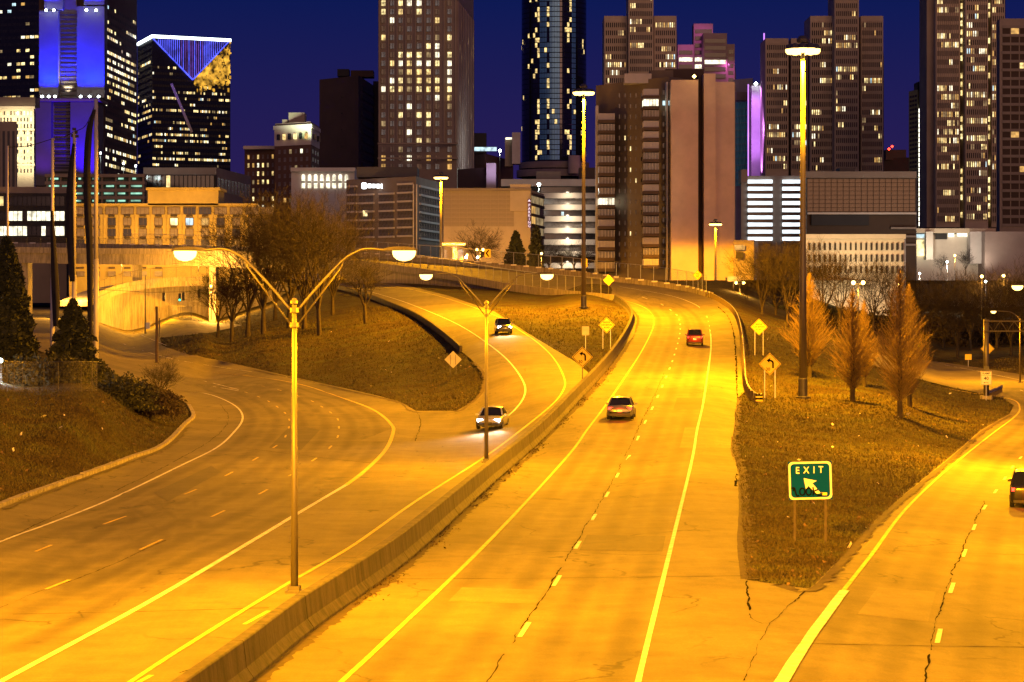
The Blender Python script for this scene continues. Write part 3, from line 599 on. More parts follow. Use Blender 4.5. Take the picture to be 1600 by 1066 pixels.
mast_at(912, 481, 141, 340, 'high mast lamp on the grass island left of the bend', 950000)
mast_at(1118, 490, 348, 572, 'high mast lamp before the blank apartment tower', 200000, r0=.4)
mast_at(689, 478, 275, 520, 'high mast lamp by the office with the lit sign', 500000, r0=.4)
high_mast((-20, 14, 0), 30, 'unseen high mast lamp added near the viewer left of the road', 1500000)  # unseen mast, position guessed, added to brighten foreground and left road
def single_lamp(loc, rz, label, power, H=10, arm=2.6, name='street_lamp', group='single arm lamps along the exit road', bulb=None, col=SODIUM):
    r = empty(name, loc, rz, label, 'street lamp', group)
    MB().tube([(0, 0, 0), (0, 0, H - 1)], [.13, .08], 10).build('pole', POLE, r, True)
    MB().box((0, 0, .04), (.5, .5, .08)).build('base_plate', POLE, r)
    MB().tube(smooth_path([(0, 0, H - 1.1), (.6, 0, H - .5), (1.4, 0, H - .1), (arm, 0, H)], 4), .045, 7).build('arm', POLE, r, True)
    h = cobra_head(r, arm, H, 1); light(h, (arm + .55, 0, H - .45), power, col); return r
single_lamp((34.0, 150, -1.6), math.pi, 'street lamp glaring at the right edge behind the exit road', 80000, 11.6)
single_lamp((28.5, 92, -1), math.pi, 'unseen street lamp added right of the exit road outside the view', 38000, 11.5)  # added beyond the right frame edge to light the exit road
single_lamp((24, 40, -1), math.pi, 'unseen street lamp added right of the exit road toward the viewer', 36000, 11.5)  # second unseen lamp, added for light on the near exit road
single_lamp((-27, 64, 0), 0, 'unseen street lamp added left of the lower road outside the view', 26000, 11.5)  # unseen lamp added to brighten the lower left road
p = G(1594, 598); single_lamp(p, math.pi, 'street lamp with a slanted arm behind the sign gantry', 25000, (598 - 486) * p.y / F, 2.9)
# small street lights of the town behind
def town_lamp(px, pyb, pyt, D, label, power, col=(1, .45, .06), bulb=None, heads=1, rs=.28):
    p = P(px, pyb, D); H = (pyb - pyt) * D / F
    r = empty('town_lamp', p, 0, label, 'street lamp', 'small lamps of the streets beyond the viaduct')
    MB().tube([(0, 0, 0), (0, 0, H)], [.12, .07], 6).build('pole', DSTEEL, r)
    for k in range(heads):
        x = (k - (heads - 1) / 2) * 1.3
        if heads > 1: MB().tube([(0, 0, H - .1), (x, 0, H)], .04, 5).build('arm', DSTEEL, r)
        MB().lathe([(0, rs), (rs * .7, rs * .7), (rs, 0), (rs * .7, -rs * .7), (0, -rs)], 10).build('lamp_globe', bulb or BULBF, r, True, (x, 0, H + .1))
    if power: light(r, (0, 0, H - 1.2), power, col, 'POINT', radius=.4)
    return r
town_lamp(1156, 480, 443, 420, 'double sodium lamp just right of the blank tower', 9000, heads=2)
town_lamp(1341, 500, 443, 330, 'double sodium lamp among the bare trees behind the middle cone', 7000, heads=2)
town_lamp(1405, 500, 447, 340, 'single sodium lamp shining above the tallest conical tree', 3000)
town_lamp(842, 470, 289, 690, 'blue white flood lamp before the banded office', 9000, (.8, 1, .95), BULBW, rs=.5)
town_lamp(781, 330, 236, 1000, 'white flood lamp on the street behind the windowless wall', 12000, (.9, 1, .9), BULBW, rs=.6)
town_lamp(750, 425, 391, 520, 'yellow street lamp left of the chevron sign', 9000, heads=2)
town_lamp(746, 425, 403, 524, 'white street lamp below the spreading bare tree', 5000, (1, .9, .7), BULBW)
town_lamp(728, 425, 403, 526, 'blue white street lamp by the small pavilion', 3000, (.8, .9, 1), BULBW)
town_lamp(846, 430, 397, 560, 'sodium street lamp right of the parking sign', 7000)
town_lamp(1437, 470, 428, 640, 'white street lamp at the foot of the towers at the right', 12000, (1, .9, .75), BULBW)
town_lamp(1480, 470, 410, 620, 'bright white lamp behind the shrubs at the right', 16000, (1, .92, .8), BULBW)
town_lamp(1492, 470, 400, 610, 'yellow lamp by the low lit building at the right', 14000)
town_lamp(1534, 500, 433, 420, 'orange lamp among the dark shrubs at the right', 3500)
town_lamp(1568, 500, 432, 430, 'orange lamp near the right edge over the shrubs', 3500)
town_lamp(1540, 500, 441, 415, 'white lamp low among the shrubs near the right edge', 600, (1, .9, .8), BULBW, rs=.2)
p = G(2, 613); town_lamp(1, 598, 566, p.y + 14, 'white yard lamp behind the chain link fence at the left edge', 900, (.85, .95, 1), BULBW, rs=.16)
for i, (px, pt, lab) in enumerate(((157, 240, 'near the blue tower'), (193, 256, 'in the middle of its row'), (212, 260, 'nearest the dark triangle tower'))):
    town_lamp(px, 285, pt, 716, 'white roof lamp on the parking deck ' + lab, 1500, (.8, 1, .95), BULBW, rs=.3)
# ------------------------------------------------------------------ signs
SY = MATS['sign_yellow']; SB = MATS['sign_black']; SB.node_tree.nodes['Principled BSDF'].inputs['Specular IOR Level'].default_value = 0.0; SGREEN = mat('sign_green', (.0004, .055, .28), .8, var=.06); SGREEN.node_tree.nodes['Principled BSDF'].inputs['Specular IOR Level'].default_value = .05; SWHITE = mat('sign_white', (.75, .72, .62), .5, var=.05); SBACK = mat('sign_back', (.33, .30, .26), .5, .4, var=.2)
def rrect(w, h, r, k=5):
    pts = []
    for cx, cz, a0 in ((w / 2 - r, h / 2 - r, 0), (-w / 2 + r, h / 2 - r, 90), (-w / 2 + r, -h / 2 + r, 180), (w / 2 - r, -h / 2 + r, 270)):
        for i in range(k + 1): a = math.radians(a0 + 90 * i / k); pts.append((cx + r * math.cos(a), cz + r * math.sin(a)))
    return pts
def plate(poly, t, name, m, parent, loc, rot=0.0):
    """flat sheet in the XZ plane, front toward -Y"""
    n = len(poly); c, s = math.cos(rot), math.sin(rot); poly = [(x * c - z * s, x * s + z * c) for x, z in poly]
    mb = MB(); mb.add([(x, 0, z) for x, z in poly] + [(x, t, z) for x, z in poly], [tuple(range(n)), tuple(range(n, 2 * n))[::-1]] + [(i, n + i, n + (i + 1) % n, (i + 1) % n) for i in range(n)])
    return mb.build(name, m, parent, loc=loc)
def ring_plate(poly, k, t, name, m, parent, loc, rot=0.0):
    n = len(poly); c, s = math.cos(rot), math.sin(rot); P2 = [(x * c - z * s, x * s + z * c) for x, z in poly]
    cx = max(abs(x) for x, z in poly); cz = max(abs(z) for x, z in poly)
    inn = [((x * (1 - k / cx)), (z * (1 - k / cz))) for x, z in poly]; inn = [(x * c - z * s, x * s + z * c) for x, z in inn]
    mb = MB(); mb.add([(x, 0, z) for x, z in P2] + [(x, 0, z) for x, z in inn], [(i, (i + 1) % n, n + (i + 1) % n, n + i) for i in range(n)])
    return mb.build(name, m, parent, loc=loc)
def text(s, size, m, parent, loc, name='lettering', sx=1.0):
    c = bpy.data.curves.new(name, 'FONT'); c.body = s; c.size = size; c.align_x = 'CENTER'; c.align_y = 'CENTER'; c.extrude = .002; c.offset = size * .012; c.materials.append(m); c.resolution_u = 3
    t = bpy.data.objects.new('text_source', c); me = bpy.data.meshes.new_from_object(t); bpy.data.objects.remove(t); bpy.data.curves.remove(c); me.name = name
    if not me.materials: me.materials.append(m)
    o = link(name, me, parent, loc); o.rotation_euler = (math.pi / 2, 0, 0); o.scale = (sx, 1, 1); return o
BEND = [(.10, -.34), (.22, -.34), (.22, .02), (.19, .12), (.10, .20), (-.04, .24), (-.02, .36), (-.28, .20), (-.10, .02), (-.08, .13), (.02, .11), (.08, .06), (.10, -.01)]
def diamond(px, pyb, pyc, label, kind, D=None, posts=(0,), side=1.22, back=False):
    p = G(px, pyb) if D is None else P(px, pyb, D); r = empty('warning_sign', p, 0, label, 'road sign', 'yellow diamond warning signs'); zc = (pyb - pyc) * p.y / F
    for x in posts: MB().box((x, .05, zc / 2 + .1), (.07, .05, zc + (.5 if len(posts) == 1 else .0))).build('post', GALV if len(posts) > 1 and not back else DSTEEL, r)
    sq = rrect(side, side, .06); plate(sq, .012, 'panel', SBACK if back else SY, r, (0, 0, zc), math.pi / 4)
    if back: MB().box((-.25, -.03, zc), (.05, .04, 1.0)).box((.25, -.03, zc), (.05, .04, 1.0)).build('back_rib', DSTEEL, r); return r
    ring_plate(rrect(side * .94, side * .94, .05), .035, 0, 'border', SB, r, (0, -.004, zc), math.pi / 4)
    if kind == 'bend':
        k = side / 1.1; plate([(x * k, z * k + .07) for x, z in BEND], .003, 'bend_arrow', SB, r, (.06, -.007, zc)); text('30', .34 * side / 1.22, SB, r, (-.16, -.008, zc - .36 * k))
    elif kind:
        for i, s in enumerate(kind): text(s, .235 * side / 1.22, SB, r, (0, -.008, zc + .27 - .27 * i), sx=.9)
    return r
diamond(910, 600, 558, 'yellow diamond sign with left bend arrow and 30 on the median barrier', 'bend')
diamond(948, 547, 508, 'yellow bridge ices before road sign on two posts on the grass island', ('BRIDGE', 'ICES BEFORE', 'ROAD'), posts=(-.4, .4))
diamond(951, 462, 438, 'yellow right lane ends sign on the inside of the far bend', ('RIGHT', 'LANE', 'ENDS'), D=375, side=1.2)
diamond(1090, 462, 430, 'yellow right lane ends sign before the blank apartment tower', ('RIGHT', 'LANE', 'ENDS'), D=402, side=1.2)
diamond(1186, 557, 511, 'yellow bridge ices before road sign behind the guard rail', ('BRIDGE', 'ICES BEFORE', 'ROAD'), posts=(-.42, .42))
diamond(1203, 624, 569, 'yellow diamond sign with left bend arrow and 30 beside the guard rail end', 'bend', posts=(-.42, .42), side=1.3)
diamond(1543, 604, 545, 'yellow diamond sign half hidden behind the gantry leg', None)
diamond(708, 588, 562, 'bare back of a diamond sign on the leafy bank by the ramp', None, posts=(-.3, .3), back=True)
def board(px, pyb, pyc, w, h, label, m, D=None, name='road_sign', posts=(0,)):
    p = G(px, pyb) if D is None else P(px, pyb, D); r = empty(name, p, 0, label, 'road sign'); zc = (pyb - pyc) * p.y / F
    for x in posts: MB().box((x, .05, zc / 2), (.07, .05, zc)).build('post', GALV, r)
    plate(rrect(w, h, .06), .012, 'panel', m, r, (0, 0, zc)); return r, zc, p
board(915, 546, 517, .75, .95, 'small blank white sign back on the grass island', SBACK)
board(1513, 573, 558, 1.0, .85, 'small yellow board standing beyond the exit road', SY)
r, zc, p = board(1541, 626, 591, 1.2, 1.5, 'white ramp 40 mph speed sign at the foot of the gantry', SWHITE)
ring_plate(rrect(1.14, 1.44, .06), .03, 0, 'border', SB, r, (0, -.004, zc)); text('RAMP', .3, SB, r, (0, -.006, zc + .5), sx=1.1); text('40', .52, SB, r, (0, -.006, zc - .04)); text('M.P.H.', .2, SB, r, (0, -.006, zc - .5))
plate([(-.57, -.012), (.57, -.012), (.57, .012), (-.57, .012)], 0.001, 'divider_line', SB, r, (0, -.004, zc + .3))
for px, py, pb, lab in ((762, 396, 408, 'yellow chevron sign before the spreading bare tree'), (913, 411, 428, 'yellow chevron sign half hidden by the lamp mast')):
    r, zc, p = board(px, pb, py, 1.1, 1.5, lab, SY, D=446 if px < 800 else 436)
    plate([(.35, .62), (.05, .62), (-.4, 0), (.05, -.62), (.35, -.62), (-.08, 0)], .003, 'chevron', SB, r, (0, -.006, zc))
# the green EXIT board
p = G(1266, 847); er = empty('exit_sign', p, math.radians(-3), 'green EXIT board with white arrow and black graffiti on two posts', 'road sign'); k = p.y / F; zc = (847 - 751) * k; W, H = 68 * k, 60 * k
for x in (-24 * k, 24 * k): MB().box((x, .06, zc / 2 + .1), (.09, .06, zc + .6 - (.12 if x > 0 else 0))).build('post', mat('rusty_post', (.085, .065, .045), .7, .3, var=.3, scale=4), er)
tl = math.radians(1.6)
plate(rrect(W, H, .03), .02, 'panel', SGREEN, er, (0, 0, zc), tl)
ring_plate(rrect(W * .985, H * .985, .16), .075, 0, 'border', SWHITE, er, (0, -.004, zc), tl)
for i, ch in enumerate('EXIT'):
    text(ch, .36, SWHITE, er, ((-.48, -.15, .14, .40)[i], -.008, zc + .37 + .012 * i), sx=.85)
ar = [(-.30, .34), (.26, .20), (.06, .10), (.40, -.36), (.22, -.42), (-.10, -.02), (-.22, -.16)]
plate([(x * .88 + .02, z * .82 - .18) for x, z in ar], .002, 'arrow', SWHITE, er, (0, -.007, zc), tl)
gf = MB()
def stroke(pts, rr=.028): gf.tube([(x, -.018, z) for x, z in smooth_path([(a, b, 0) for a, b in pts], 4) and [(v.x, v.y) for v in smooth_path([(a, b, 0) for a, b in pts], 4)]], rr, 5)
zb = -.42
stroke([(-.72, zb + .12), (-.60, zb + .14), (-.56, zb - .02), (-.50, zb - .16), (-.42, zb - .14)]); stroke([(-.60, zb + .15), (-.64, zb + .02)])
for cx in (-.30, -.06): stroke([(cx + .10 * math.cos(t), zb + .13 * math.sin(t)) for t in [2 * math.pi * j / 8 for j in range(9)]])
stroke([(.10, zb + .18), (.12, zb), (.10, zb - .14)]); stroke([(.28, zb + .08), (.14, zb), (.30, zb - .14), (.42, zb - .12), (.44, zb - .04)])
gf.build('graffiti', SB, er, loc=(0, 0, zc))
plate(rrect(.22, .10, .01), .003, 'sticker', SY, er, (.52, -.006, zc - .50))
# ------------------------------------------------------------------ sign gantry at the right
p = G(1541, 624); k = p.y / F; ga = empty('sign_gantry', p, math.radians(-8), 'steel truss sign gantry reaching over the exit road', 'gantry'); top = (624 - 502) * k
MB().tube([(0, 0, 0), (0, 0, top + .2)], .30, 12).build('leg', POLE, ga, True); MB().box((0, 0, .15), (1.3, 1.3, .5)).build('footing', KERB, ga)
for i, (dy, dz) in enumerate(((-.5, 0), (.5, 0), (-.5, -1.1), (.5, -1.1))): MB().tube([(-.3, dy, top + dz), (16, dy, top + dz)], .07, 6).build('chord', POLE, ga)
for i in range(11):
    x = i * 1.5; MB().tube([(x, -.5, top), (x + .75, -.5, top - 1.1), (x + 1.5, -.5, top)], .04, 5).build('web_member', POLE, ga)
MB().box((0, -.5, 3.2), (.5, .3, .9)).build('control_box', DSTEEL, ga)
gp2 = GP([(1543, 622), (1556, 617), (1566, 612)], 4); g2 = empty('crash_rail', gp2[0], 0, 'short bent guard rail at the foot of the gantry', 'guard rail')
sweep(WB, gp2, 'rail', GALV, g2, -1, gp2[0])
for q, d in along(gp2, 1.5): link('post', pme, g2, q - gp2[0])
# ------------------------------------------------------------------ traffic signals
RED = emat('signal_red', (1, .05, .02), 6); GRN = emat('signal_green', (.05, 1, .6), 5); SIGC = mat('signal_case', (.03, .03, .028), .6)
def signal(px, pyc, D, label, lit, face=True, s=1.0):
    r = empty('traffic_signal', P(px, pyc, D), 0, label, 'traffic light', 'traffic signals under the viaduct' if px < 500 else 'traffic signals right of the blank tower')
    MB().box((0, 0, 0), (.42 * s, .3, 1.25 * s)).build('case', SIGC, r)
    MB().tube([(0, 0, .6 * s), (0, 0, 1.3 * s)], .04, 5).build('hanger', DSTEEL, r)
    if face:
        for i in range(3):
            MB().lathe([(.15 * s, 0), (.1 * s, .03), (0, .04)], 10).build('lens', (RED if lit == i == 0 else GRN if lit == i == 2 else SIGC), r, loc=(0, -.16, (.38 - .38 * i) * s)).rotation_euler = (math.pi / 2, 0, 0)
    return r
for px, py, lab, lit in ((256, 464, 'traffic signal at the left end of the span wire', 1), (281, 465, 'traffic signal showing green on the span wire', 2), (286.5, 463.5, 'yellow backed traffic signal beside the green one', 1), (311, 459, 'traffic signal hanging nearest the bare trees', 1)):
    signal(px, py, 470, lab, lit, s=1.25)
mb = MB(); a = P(150, 452, 470); mb.tube([P(x, y, 470) - a for x, y in ((150, 452), (230, 457), (290, 456), (370, 448))], .04, 5); o = mb.build('span_wire', DSTEEL, loc=a); tag(o, 'thin span wire carrying the traffic signals under the viaduct', 'cable')
for px, py, lab, lit in ((1128, 464, 'red traffic signal left of the pair at the guard rail', 0), (1133.5, 463, 'red traffic signal right of the pair', 0), (1133.5, 469, 'small green signal below the red pair', 2)):
    signal(px, py, 440, lab, lit, s=1.0)
# panel on a post seen from behind
p = P(1146, 482, 430); r = empty('street_sign', p, 0, 'grey cantilever sign box on a post right of the blank tower', 'road sign'); k = 430 / F
MB().tube([(0, 0, 0), (0, 0, 45 * k)], .12, 7).build('post', POLE, r); MB().box((.1, 0, 46 * k), (20 * k, .3, 8 * k)).build('panel', SBACK, r); MB().box((-11 * k, 0, 46 * k), (3 * k, .32, 5 * k)).build('end_box', SIGC, r)
# ------------------------------------------------------------------ poles at the left
WOOD = mat('pole_timber', (.10, .07, .05), .9, var=.3, scale=3)
p = G(245, 567); r = empty('utility_pole', p, 0, 'cut off dark timber pole before the leafy bank', 'pole'); k = p.y / F; MB().tube([(0, 0, 0), (0, 0, 88 * k)], [.2, .17], 8).build('pole', WOOD, r); MB().box((.35, 0, 55 * k), (.14, .1, 30 * k)).build('conduit', DSTEEL, r)
p = G(227, 522); r = empty('signal_pole', p, 0, 'thin steel pole with a grey cabinet on it near the junction', 'pole'); k = p.y / F; MB().tube([(0, 0, 0), (0, 0, 92 * k)], [.16, .09], 8).build('pole', DSTEEL, r); MB().box((.55, -.2, 13 * k), (.8, .5, 10 * k)).build('cabinet', GALV, r)
NETM = mat('furled_net', (.02, .018, .02), .9, var=.3); NP = mat('net_pole_steel', (.55, .52, .48), .5, .1, var=.2, scale=1.2, streak=1)
def net_pole(px, pyt, pyb, D, wpx, label, net=None, box=False):
    p = P(px, pyb, D); k = D / F; r = empty('netting_pole', p, 0, label, 'pole', 'tall steel poles carrying furled netting'); H = (pyb - pyt) * k
    MB().tube([(0, 0, -1), (0, 0, H * .4)], [wpx * k * .55, wpx * k * .5], 12).build('lower_section', NP, r, True); MB().tube([(0, 0, H * .4), (0, 0, H)], [wpx * k * .44, wpx * k * .36], 12).build('upper_section', NP, r, True)
    if net:
        for j in range(3):
            pts = smooth_path([((x + j * 2.2 - 2) * k * (1 if i else .3), -.3 - .1 * j, (pyb - y) * k) for i, (x, y) in enumerate(net)], 5); MB().tube(pts, [(.10 + .16 * math.sin(math.pi * t / len(pts))) for t in range(len(pts))], 6).build('furled_net', NETM, r, True)
    if box:
        for dx, dz in ((-2, 4), (2.5, 9), (0, 14), (4, 3)): MB().box((dx * k, 0, H + (dz - 10) * k), (5 * k, 4 * k, 4.5 * k), .5).build('floodlight', SIGC, r)
    return r
net_pole(12, 228, 590, 236, 4.5, 'tall thin pole nearest the left edge')
net_pole(82, 216, 580, 240, 6.5, 'tall brown pole left of the small conifer', [(0, 330), (4, 420), (6, 470), (6, 510)])
net_pole(116, 206, 580, 244, 7, 'tall pole with floodlights on its top', [(0, 225), (-6, 300), (-5, 380), (-2, 440)], True)
net_pole(150, 155, 572, 242, 8, 'tallest pole, brightly lit on its right side, with dark furled netting', [(-2, 172), (-9, 200), (-13, 260), (-12, 330), (-9, 400), (-8, 540)])
mb = MB(); a = P(12, 230, 240); mb.tube([v - a for v in smooth_path([P(12, 230, 236), P(45, 228, 238), P(82, 217, 240), P(100, 214, 242), P(116, 206, 244), P(134, 196, 243), P(150, 160, 242)], 4)], .04, 5); o = mb.build('overhead_cable', NETM, loc=a); tag(o, 'thin dark cable strung between the tops of the tall poles', 'cable')
# ------------------------------------------------------------------ town: window glass and walls
LIT = [emat('window_warm', (1, .70, .26), 1.05, .8), emat('window_yellow', (1, .78, .34), 1.5, .75), emat('window_amber', (1, .55, .14), .7, .6), emat('window_white', (1, .92, .66), 1.6, .6), emat('window_cool', (.62, .9, 1), 1.0, .5), emat('window_dim', (1, .7, .32), .28, .7)]
GLASS = mat('window_dark', (.020, .022, .028), .12, 0, var=.5, scale=.7); GLASSB = mat('window_blue', (.05, .11, .19), .12, .2, var=.6, scale=.5); GLASSP = mat('window_pale', (.13, .12, .115), .25, 0, var=.5, scale=.8)
def wall(name, col, var=.16, scale=.12, rough=.85): return mat(name, col, rough, 0, var, scale, .15, 3)
W = dict(stone=wall('tower_stone', (.27, .22, .175)), brown=wall('brown_slab', (.075, .048, .036)), beige=wall('precast_beige', (.47, .39, .29)), dark=wall('dark_cladding', (.028, .026, .028)), motel=wall('motel_render', (.44, .35, .12), .2, .25), brick=wall('old_brick', (.13, .07, .045)),
         conc=wall('office_concrete', (.24, .20, .165)), white=wall('white_stucco', (.55, .50, .44)), blank=wall('apartment_render', (.60, .44, .34), .12, .2), taupe=wall('apartment_brick', (.15, .115, .085)), navy=wall('navy_glass', (.012, .014, .024), .3, .3, .25), pale=wall('pale_panel', (.46, .42, .42)), rose=wall('rose_precast', (.26, .20, .19)), roof=wall('roof_membrane', (.09, .085, .085)), brownp=wall('brown_panel', (.055, .034, .022)))
SKYGLASS = mat('sky_painted_glass', (.10, .30, .58), .35, .3, var=.15, scale=.1); TEAL = mat('teal_mirror_glass', (.16, .55, .62), .3, .25, var=.2, scale=.15); DMIR = mat('dark_mirror_glass', (.06, .06, .075), .08, .8, var=.3, scale=.1)  # first glass: sky reflection on the cylinder strips put into its blue colour
ORG = [0]
def zc(py, D): return CZ - (py - HY) * D / F
def X(px, D): return (px - 800) * D / F
GZ = 9.0
class Bld:
    def __init__(s, name, label, l, c, r, pytop, cat='building', zb=None, group='buildings of the skyline'):
        """l, c, r: (pixel column, distance) of the left, middle and right visible corners"""
        s.l, s.c, s.r = [Vector((X(a, d), d, 0)) for a, d in (l, c, r)]
        s.D = c[1]; s.ztop = zc(pytop, c[1]); s.zb = GZ if zb is None else zb; s.q = s.l + s.r - s.c
        s.o = Vector(((s.l.x + s.r.x) / 2, s.c.y, s.zb)); s.root = empty(name, s.o, 0, label, cat, group)
    def loc(s, v): return (v.x - s.o.x, v.y - s.o.y)
    def body(s, m, z0=None, z1=None, name='wall', grow=0.0):
        z0 = s.zb if z0 is None else z0; z1 = s.ztop if z1 is None else z1
        cen = (s.l + s.r) / 2; pts = [cen + (p - cen) * (1 + grow) for p in (s.l, s.c, s.r, s.q)]
        return MB().prism([s.loc(p) for p in pts], z0 - s.zb, z1 - s.zb).build(name, m, s.root)
    def z(s, py): return zc(py, s.D)
    def face(s, side):
        a, b = (s.l, s.c) if side == 'L' else (s.c, s.r); return a - Vector((s.o.x, s.o.y, 0)), b - Vector((s.o.x, s.o.y, 0))
    def box(s, px0, px1, py0, py1, m, name, D=None, dep=4.0, parent=None):
        D = D or s.D; x0, x1 = X(px0, D), X(px1, D); return MB().box(((x0 + x1) / 2 - s.o.x, D + dep / 2 - s.o.y, (zc(py0, D) + zc(py1, D)) / 2 - s.zb), (x1 - x0, dep, abs(zc(py0, D) - zc(py1, D)))).build(name, m, parent or s.root)
    def grid(s, side, u0, u1, py0, py1, cols, rows, fw, fh, pick, single=True, pier=None, spand=None, proud=.25, pw=None, name='window', off=.06, frame=None):
        """windows in a regular grid on one face, between fractions u0..u1 and rows py0..py1 (top to bottom); piers and spandrels stand proud"""
        a, b = s.face(side); d = b - a; Lf = d.length; d = d.normalized(); nrm = Vector((d.y, -d.x, 0))
        z1, z0 = s.z(py0) - s.zb, s.z(py1) - s.zb; cw = Lf * (u1 - u0) / cols; ch = (z1 - z0) / rows; ww, hh = cw * fw, ch * fh; rz = math.atan2(d.y, d.x); meshes = {}; jb = MB(); jm = []
        for rr in range(rows):
            for cc in range(cols):
                m = pick(rr, cc)
                if m is None: continue
                cen = a + d * (Lf * u0 + (cc + .5) * cw) + nrm * (off / 2) + Vector((0, 0, z1 - (rr + .5) * ch))
                if single:
                    if m not in meshes:
                        meshes[m] = MB().box((0, 0, 0), (ww, off, hh)).mesh(name, MATS[m] if isinstance(m, str) else m)
                        if frame:
                            fb = MB(); t = .09; fb.box((0, -.04, hh / 2 + t / 2), (ww + 2 * t, off + .08, t)).box((0, -.05, -hh / 2 - t / 2), (ww + 2 * t, off + .14, t)).box((-ww / 2 - t / 2, -.04, 0), (t, off + .08, hh)).box((ww / 2 + t / 2, -.04, 0), (t, off + .08, hh)).box((0, -.04, 0), (t * .7, off + .06, hh)); frm = fb.mesh('frame', frame)
                    o = link(name, meshes[m], s.root, cen); o.rotation_euler = (0, 0, rz)
                    if frame: link('frame', frm, o)
                else:
                    if m not in jm: jm.append(m)
                    jb.box(cen, (ww, off, hh), rz, jm.index(m))
        if not single and jb.v: tag(jb.build('windows', [MATS[m] if isinstance(m, str) else m for m in jm], s.root), kind='stuff')
        pb = MB(); sb = MB(); few = True
        if pier:
            w_ = pw or cw * (1 - fw) * .8
            for cc in range(cols + 1):
                cen = a + d * (Lf * u0 + cc * cw) + nrm * (proud / 2) + Vector((0, 0, (z0 + z1) / 2)); pb.box(cen, (w_, proud, z1 - z0), rz)
            tag(pb.build('piers', pier, s.root), kind='stuff')
        if spand:
            me = MB().box((0, 0, 0), (Lf * (u1 - u0), proud * .8, ch * (1 - fh) * .9)).mesh('spandrel', spand)
            for rr in range(rows + 1):
                o = link('spandrel', me, s.root, a + d * (Lf * (u0 + u1) / 2) + nrm * (proud * .4) + Vector((0, 0, z1 - rr * ch))); o.rotation_euler = (0, 0, rz)
def lights_pick(seed, p, rowp=None, dark=None, mats=LIT, wts=(3, 3, 2, 2, .4, 4), run=.55):
    """lit offices: whole stretches of a floor are lit together"""
    r = random.Random(seed); memo = {}
    def f(rr, cc):
        base = p if rowp is None else rowp.get(rr, p)
        st = memo.get(rr)
        if st is None or r.random() > run: st = r.random() < base; memo[rr] = st
        if st and r.random() < .92: return r.choices(mats, wts)[0].name
        return (dark or GLASS).name
    return f
def rand_pick(seed, p, dark=None, mats=LIT, wts=(3, 3, 1, 2, .3, 2)):
    r = random.Random(seed)
    return lambda rr, cc: (r.choices(mats, wts)[0].name if r.random() < p else (dark or GLASS).name)
def flood(b, px, py, D, power, col, rot, size=120, radius=.5): return light(b.root, (X(px, D) - b.o.x, D - b.o.y, zc(py, D) - b.zb), power, col, 'SPOT', size, .8, radius, rot)
UP = (math.pi, 0, 0)
# ---- far left dark tower
b = Bld('dark_tower', 'dark glass tower with scattered lit floors in the top left corner', (-60, 1500), (62, 1480), (80, 1560), -90); b.body(W['navy'])
b.grid('L', .3, .99, 0, 156, 12, 15, .8, .42, lights_pick(1, .38), False, spand=None)
# ---- blue floodlit tower
b = Bld('blue_lit_tower', 'stepped tower with blue floodlit panels beside a pale banded strip', (61, 1180), (163, 1180), (214, 1260), -80); BL = (.0, .012, 1.0)
PANEL = mat('pale_granite', (.12, .11, .12), .7, var=.12, scale=.1); b.body(W['brown'])
DB = 1178
for (x0, x1, y0, y1, nm) in ((61, 91, 17, 153, 'panel_bay'), (120, 163, 10, 153, 'panel_bay'), (69, 98, -60, 15, 'panel_bay'), (131, 163, -60, 8, 'panel_bay')): b.box(x0, x1, y0, y1, PANEL, nm, DB - 9, 9)
b.box(91, 120, -60, 153, PANEL, 'centre_bay', DB - 5, 5)
for i in range(19): b.box(94.5, 119.5, 22 + i * 7.0 - (0 if i < 18 else 0), 24.2 + i * 7.0, W['dark'], 'louvre', DB - 5.6, .5)
for (x0, x1) in ((52, 80), (110, 152)): b.box(x0, x1, 157, 290, PANEL, 'lower_bay', DB - 22, 18)
b.box(80, 110, 157, 290, PANEL, 'lower_centre_bay', DB - 18, 14); b.box(50, 156, 154, 158, W['conc'], 'setback_ledge', DB - 24, 24); 
for i in range(11): b.box(85.5, 110, 163 + i * 10.5, 165 + i * 10.5, W['dark'], 'louvre', DB - 18.6, .5); b.box(85.5, 110, 167 + i * 10.5, 169 + i * 10.5, W['dark'], 'louvre', DB - 18.6, .5)
b.grid('R', .03, .97, 2, 274, 18, 23, .62, .42, lights_pick(2, .25, {2: .5, 6: .95, 7: .95, 8: .97, 9: .95, 10: .97, 11: .97, 13: .5, 15: .6, 17: .6, 19: .7, 21: .8, 3: .3}, W['dark'], wts=(2, 3, .3, 5, .3, 2)), False)
for px, py, dd in ((66, 151, 17), (76, 151, 17), (86, 151, 17), (126, 151, 17), (140, 151, 17), (154, 151, 17)):
    o = MB().lathe([(0, .6), (.6, .3), (.6, -.3), (0, -.6)], 8).build('floodlight', BULBW, b.root, loc=(X(px, DB - dd) - b.o.x, DB - dd - b.o.y, zc(py, DB - dd) - b.zb)); flood(b, px, py - 4, DB - dd + 1, 140000, BL, (math.radians(180 - 14), 0, 0), 100)
for px in (72, 84, 135, 150): flood(b, px, 9, DB - 14, 100000, BL, (math.radians(166), 0, 0), 100); MB().lathe([(0, .6), (.6, .3), (.6, -.3), (0, -.6)], 8).build('floodlight', BULBW, b.root, loc=(X(px, DB - 12) - b.o.x, DB - 12 - b.o.y, zc(16, DB - 12) - b.zb))
flood(b, 105, 150, DB - 7.5, 60000, (1, .8, .45), (math.radians(172), 0, 0), 70)
flood(b, 134, 285, DB - 34, 200000, (.03, .0, 1), (math.radians(164), 0, 0), 110); flood(b, 62, 288, DB - 34, 22000, (.2, .03, 1), (math.radians(164), 0, 0), 110)
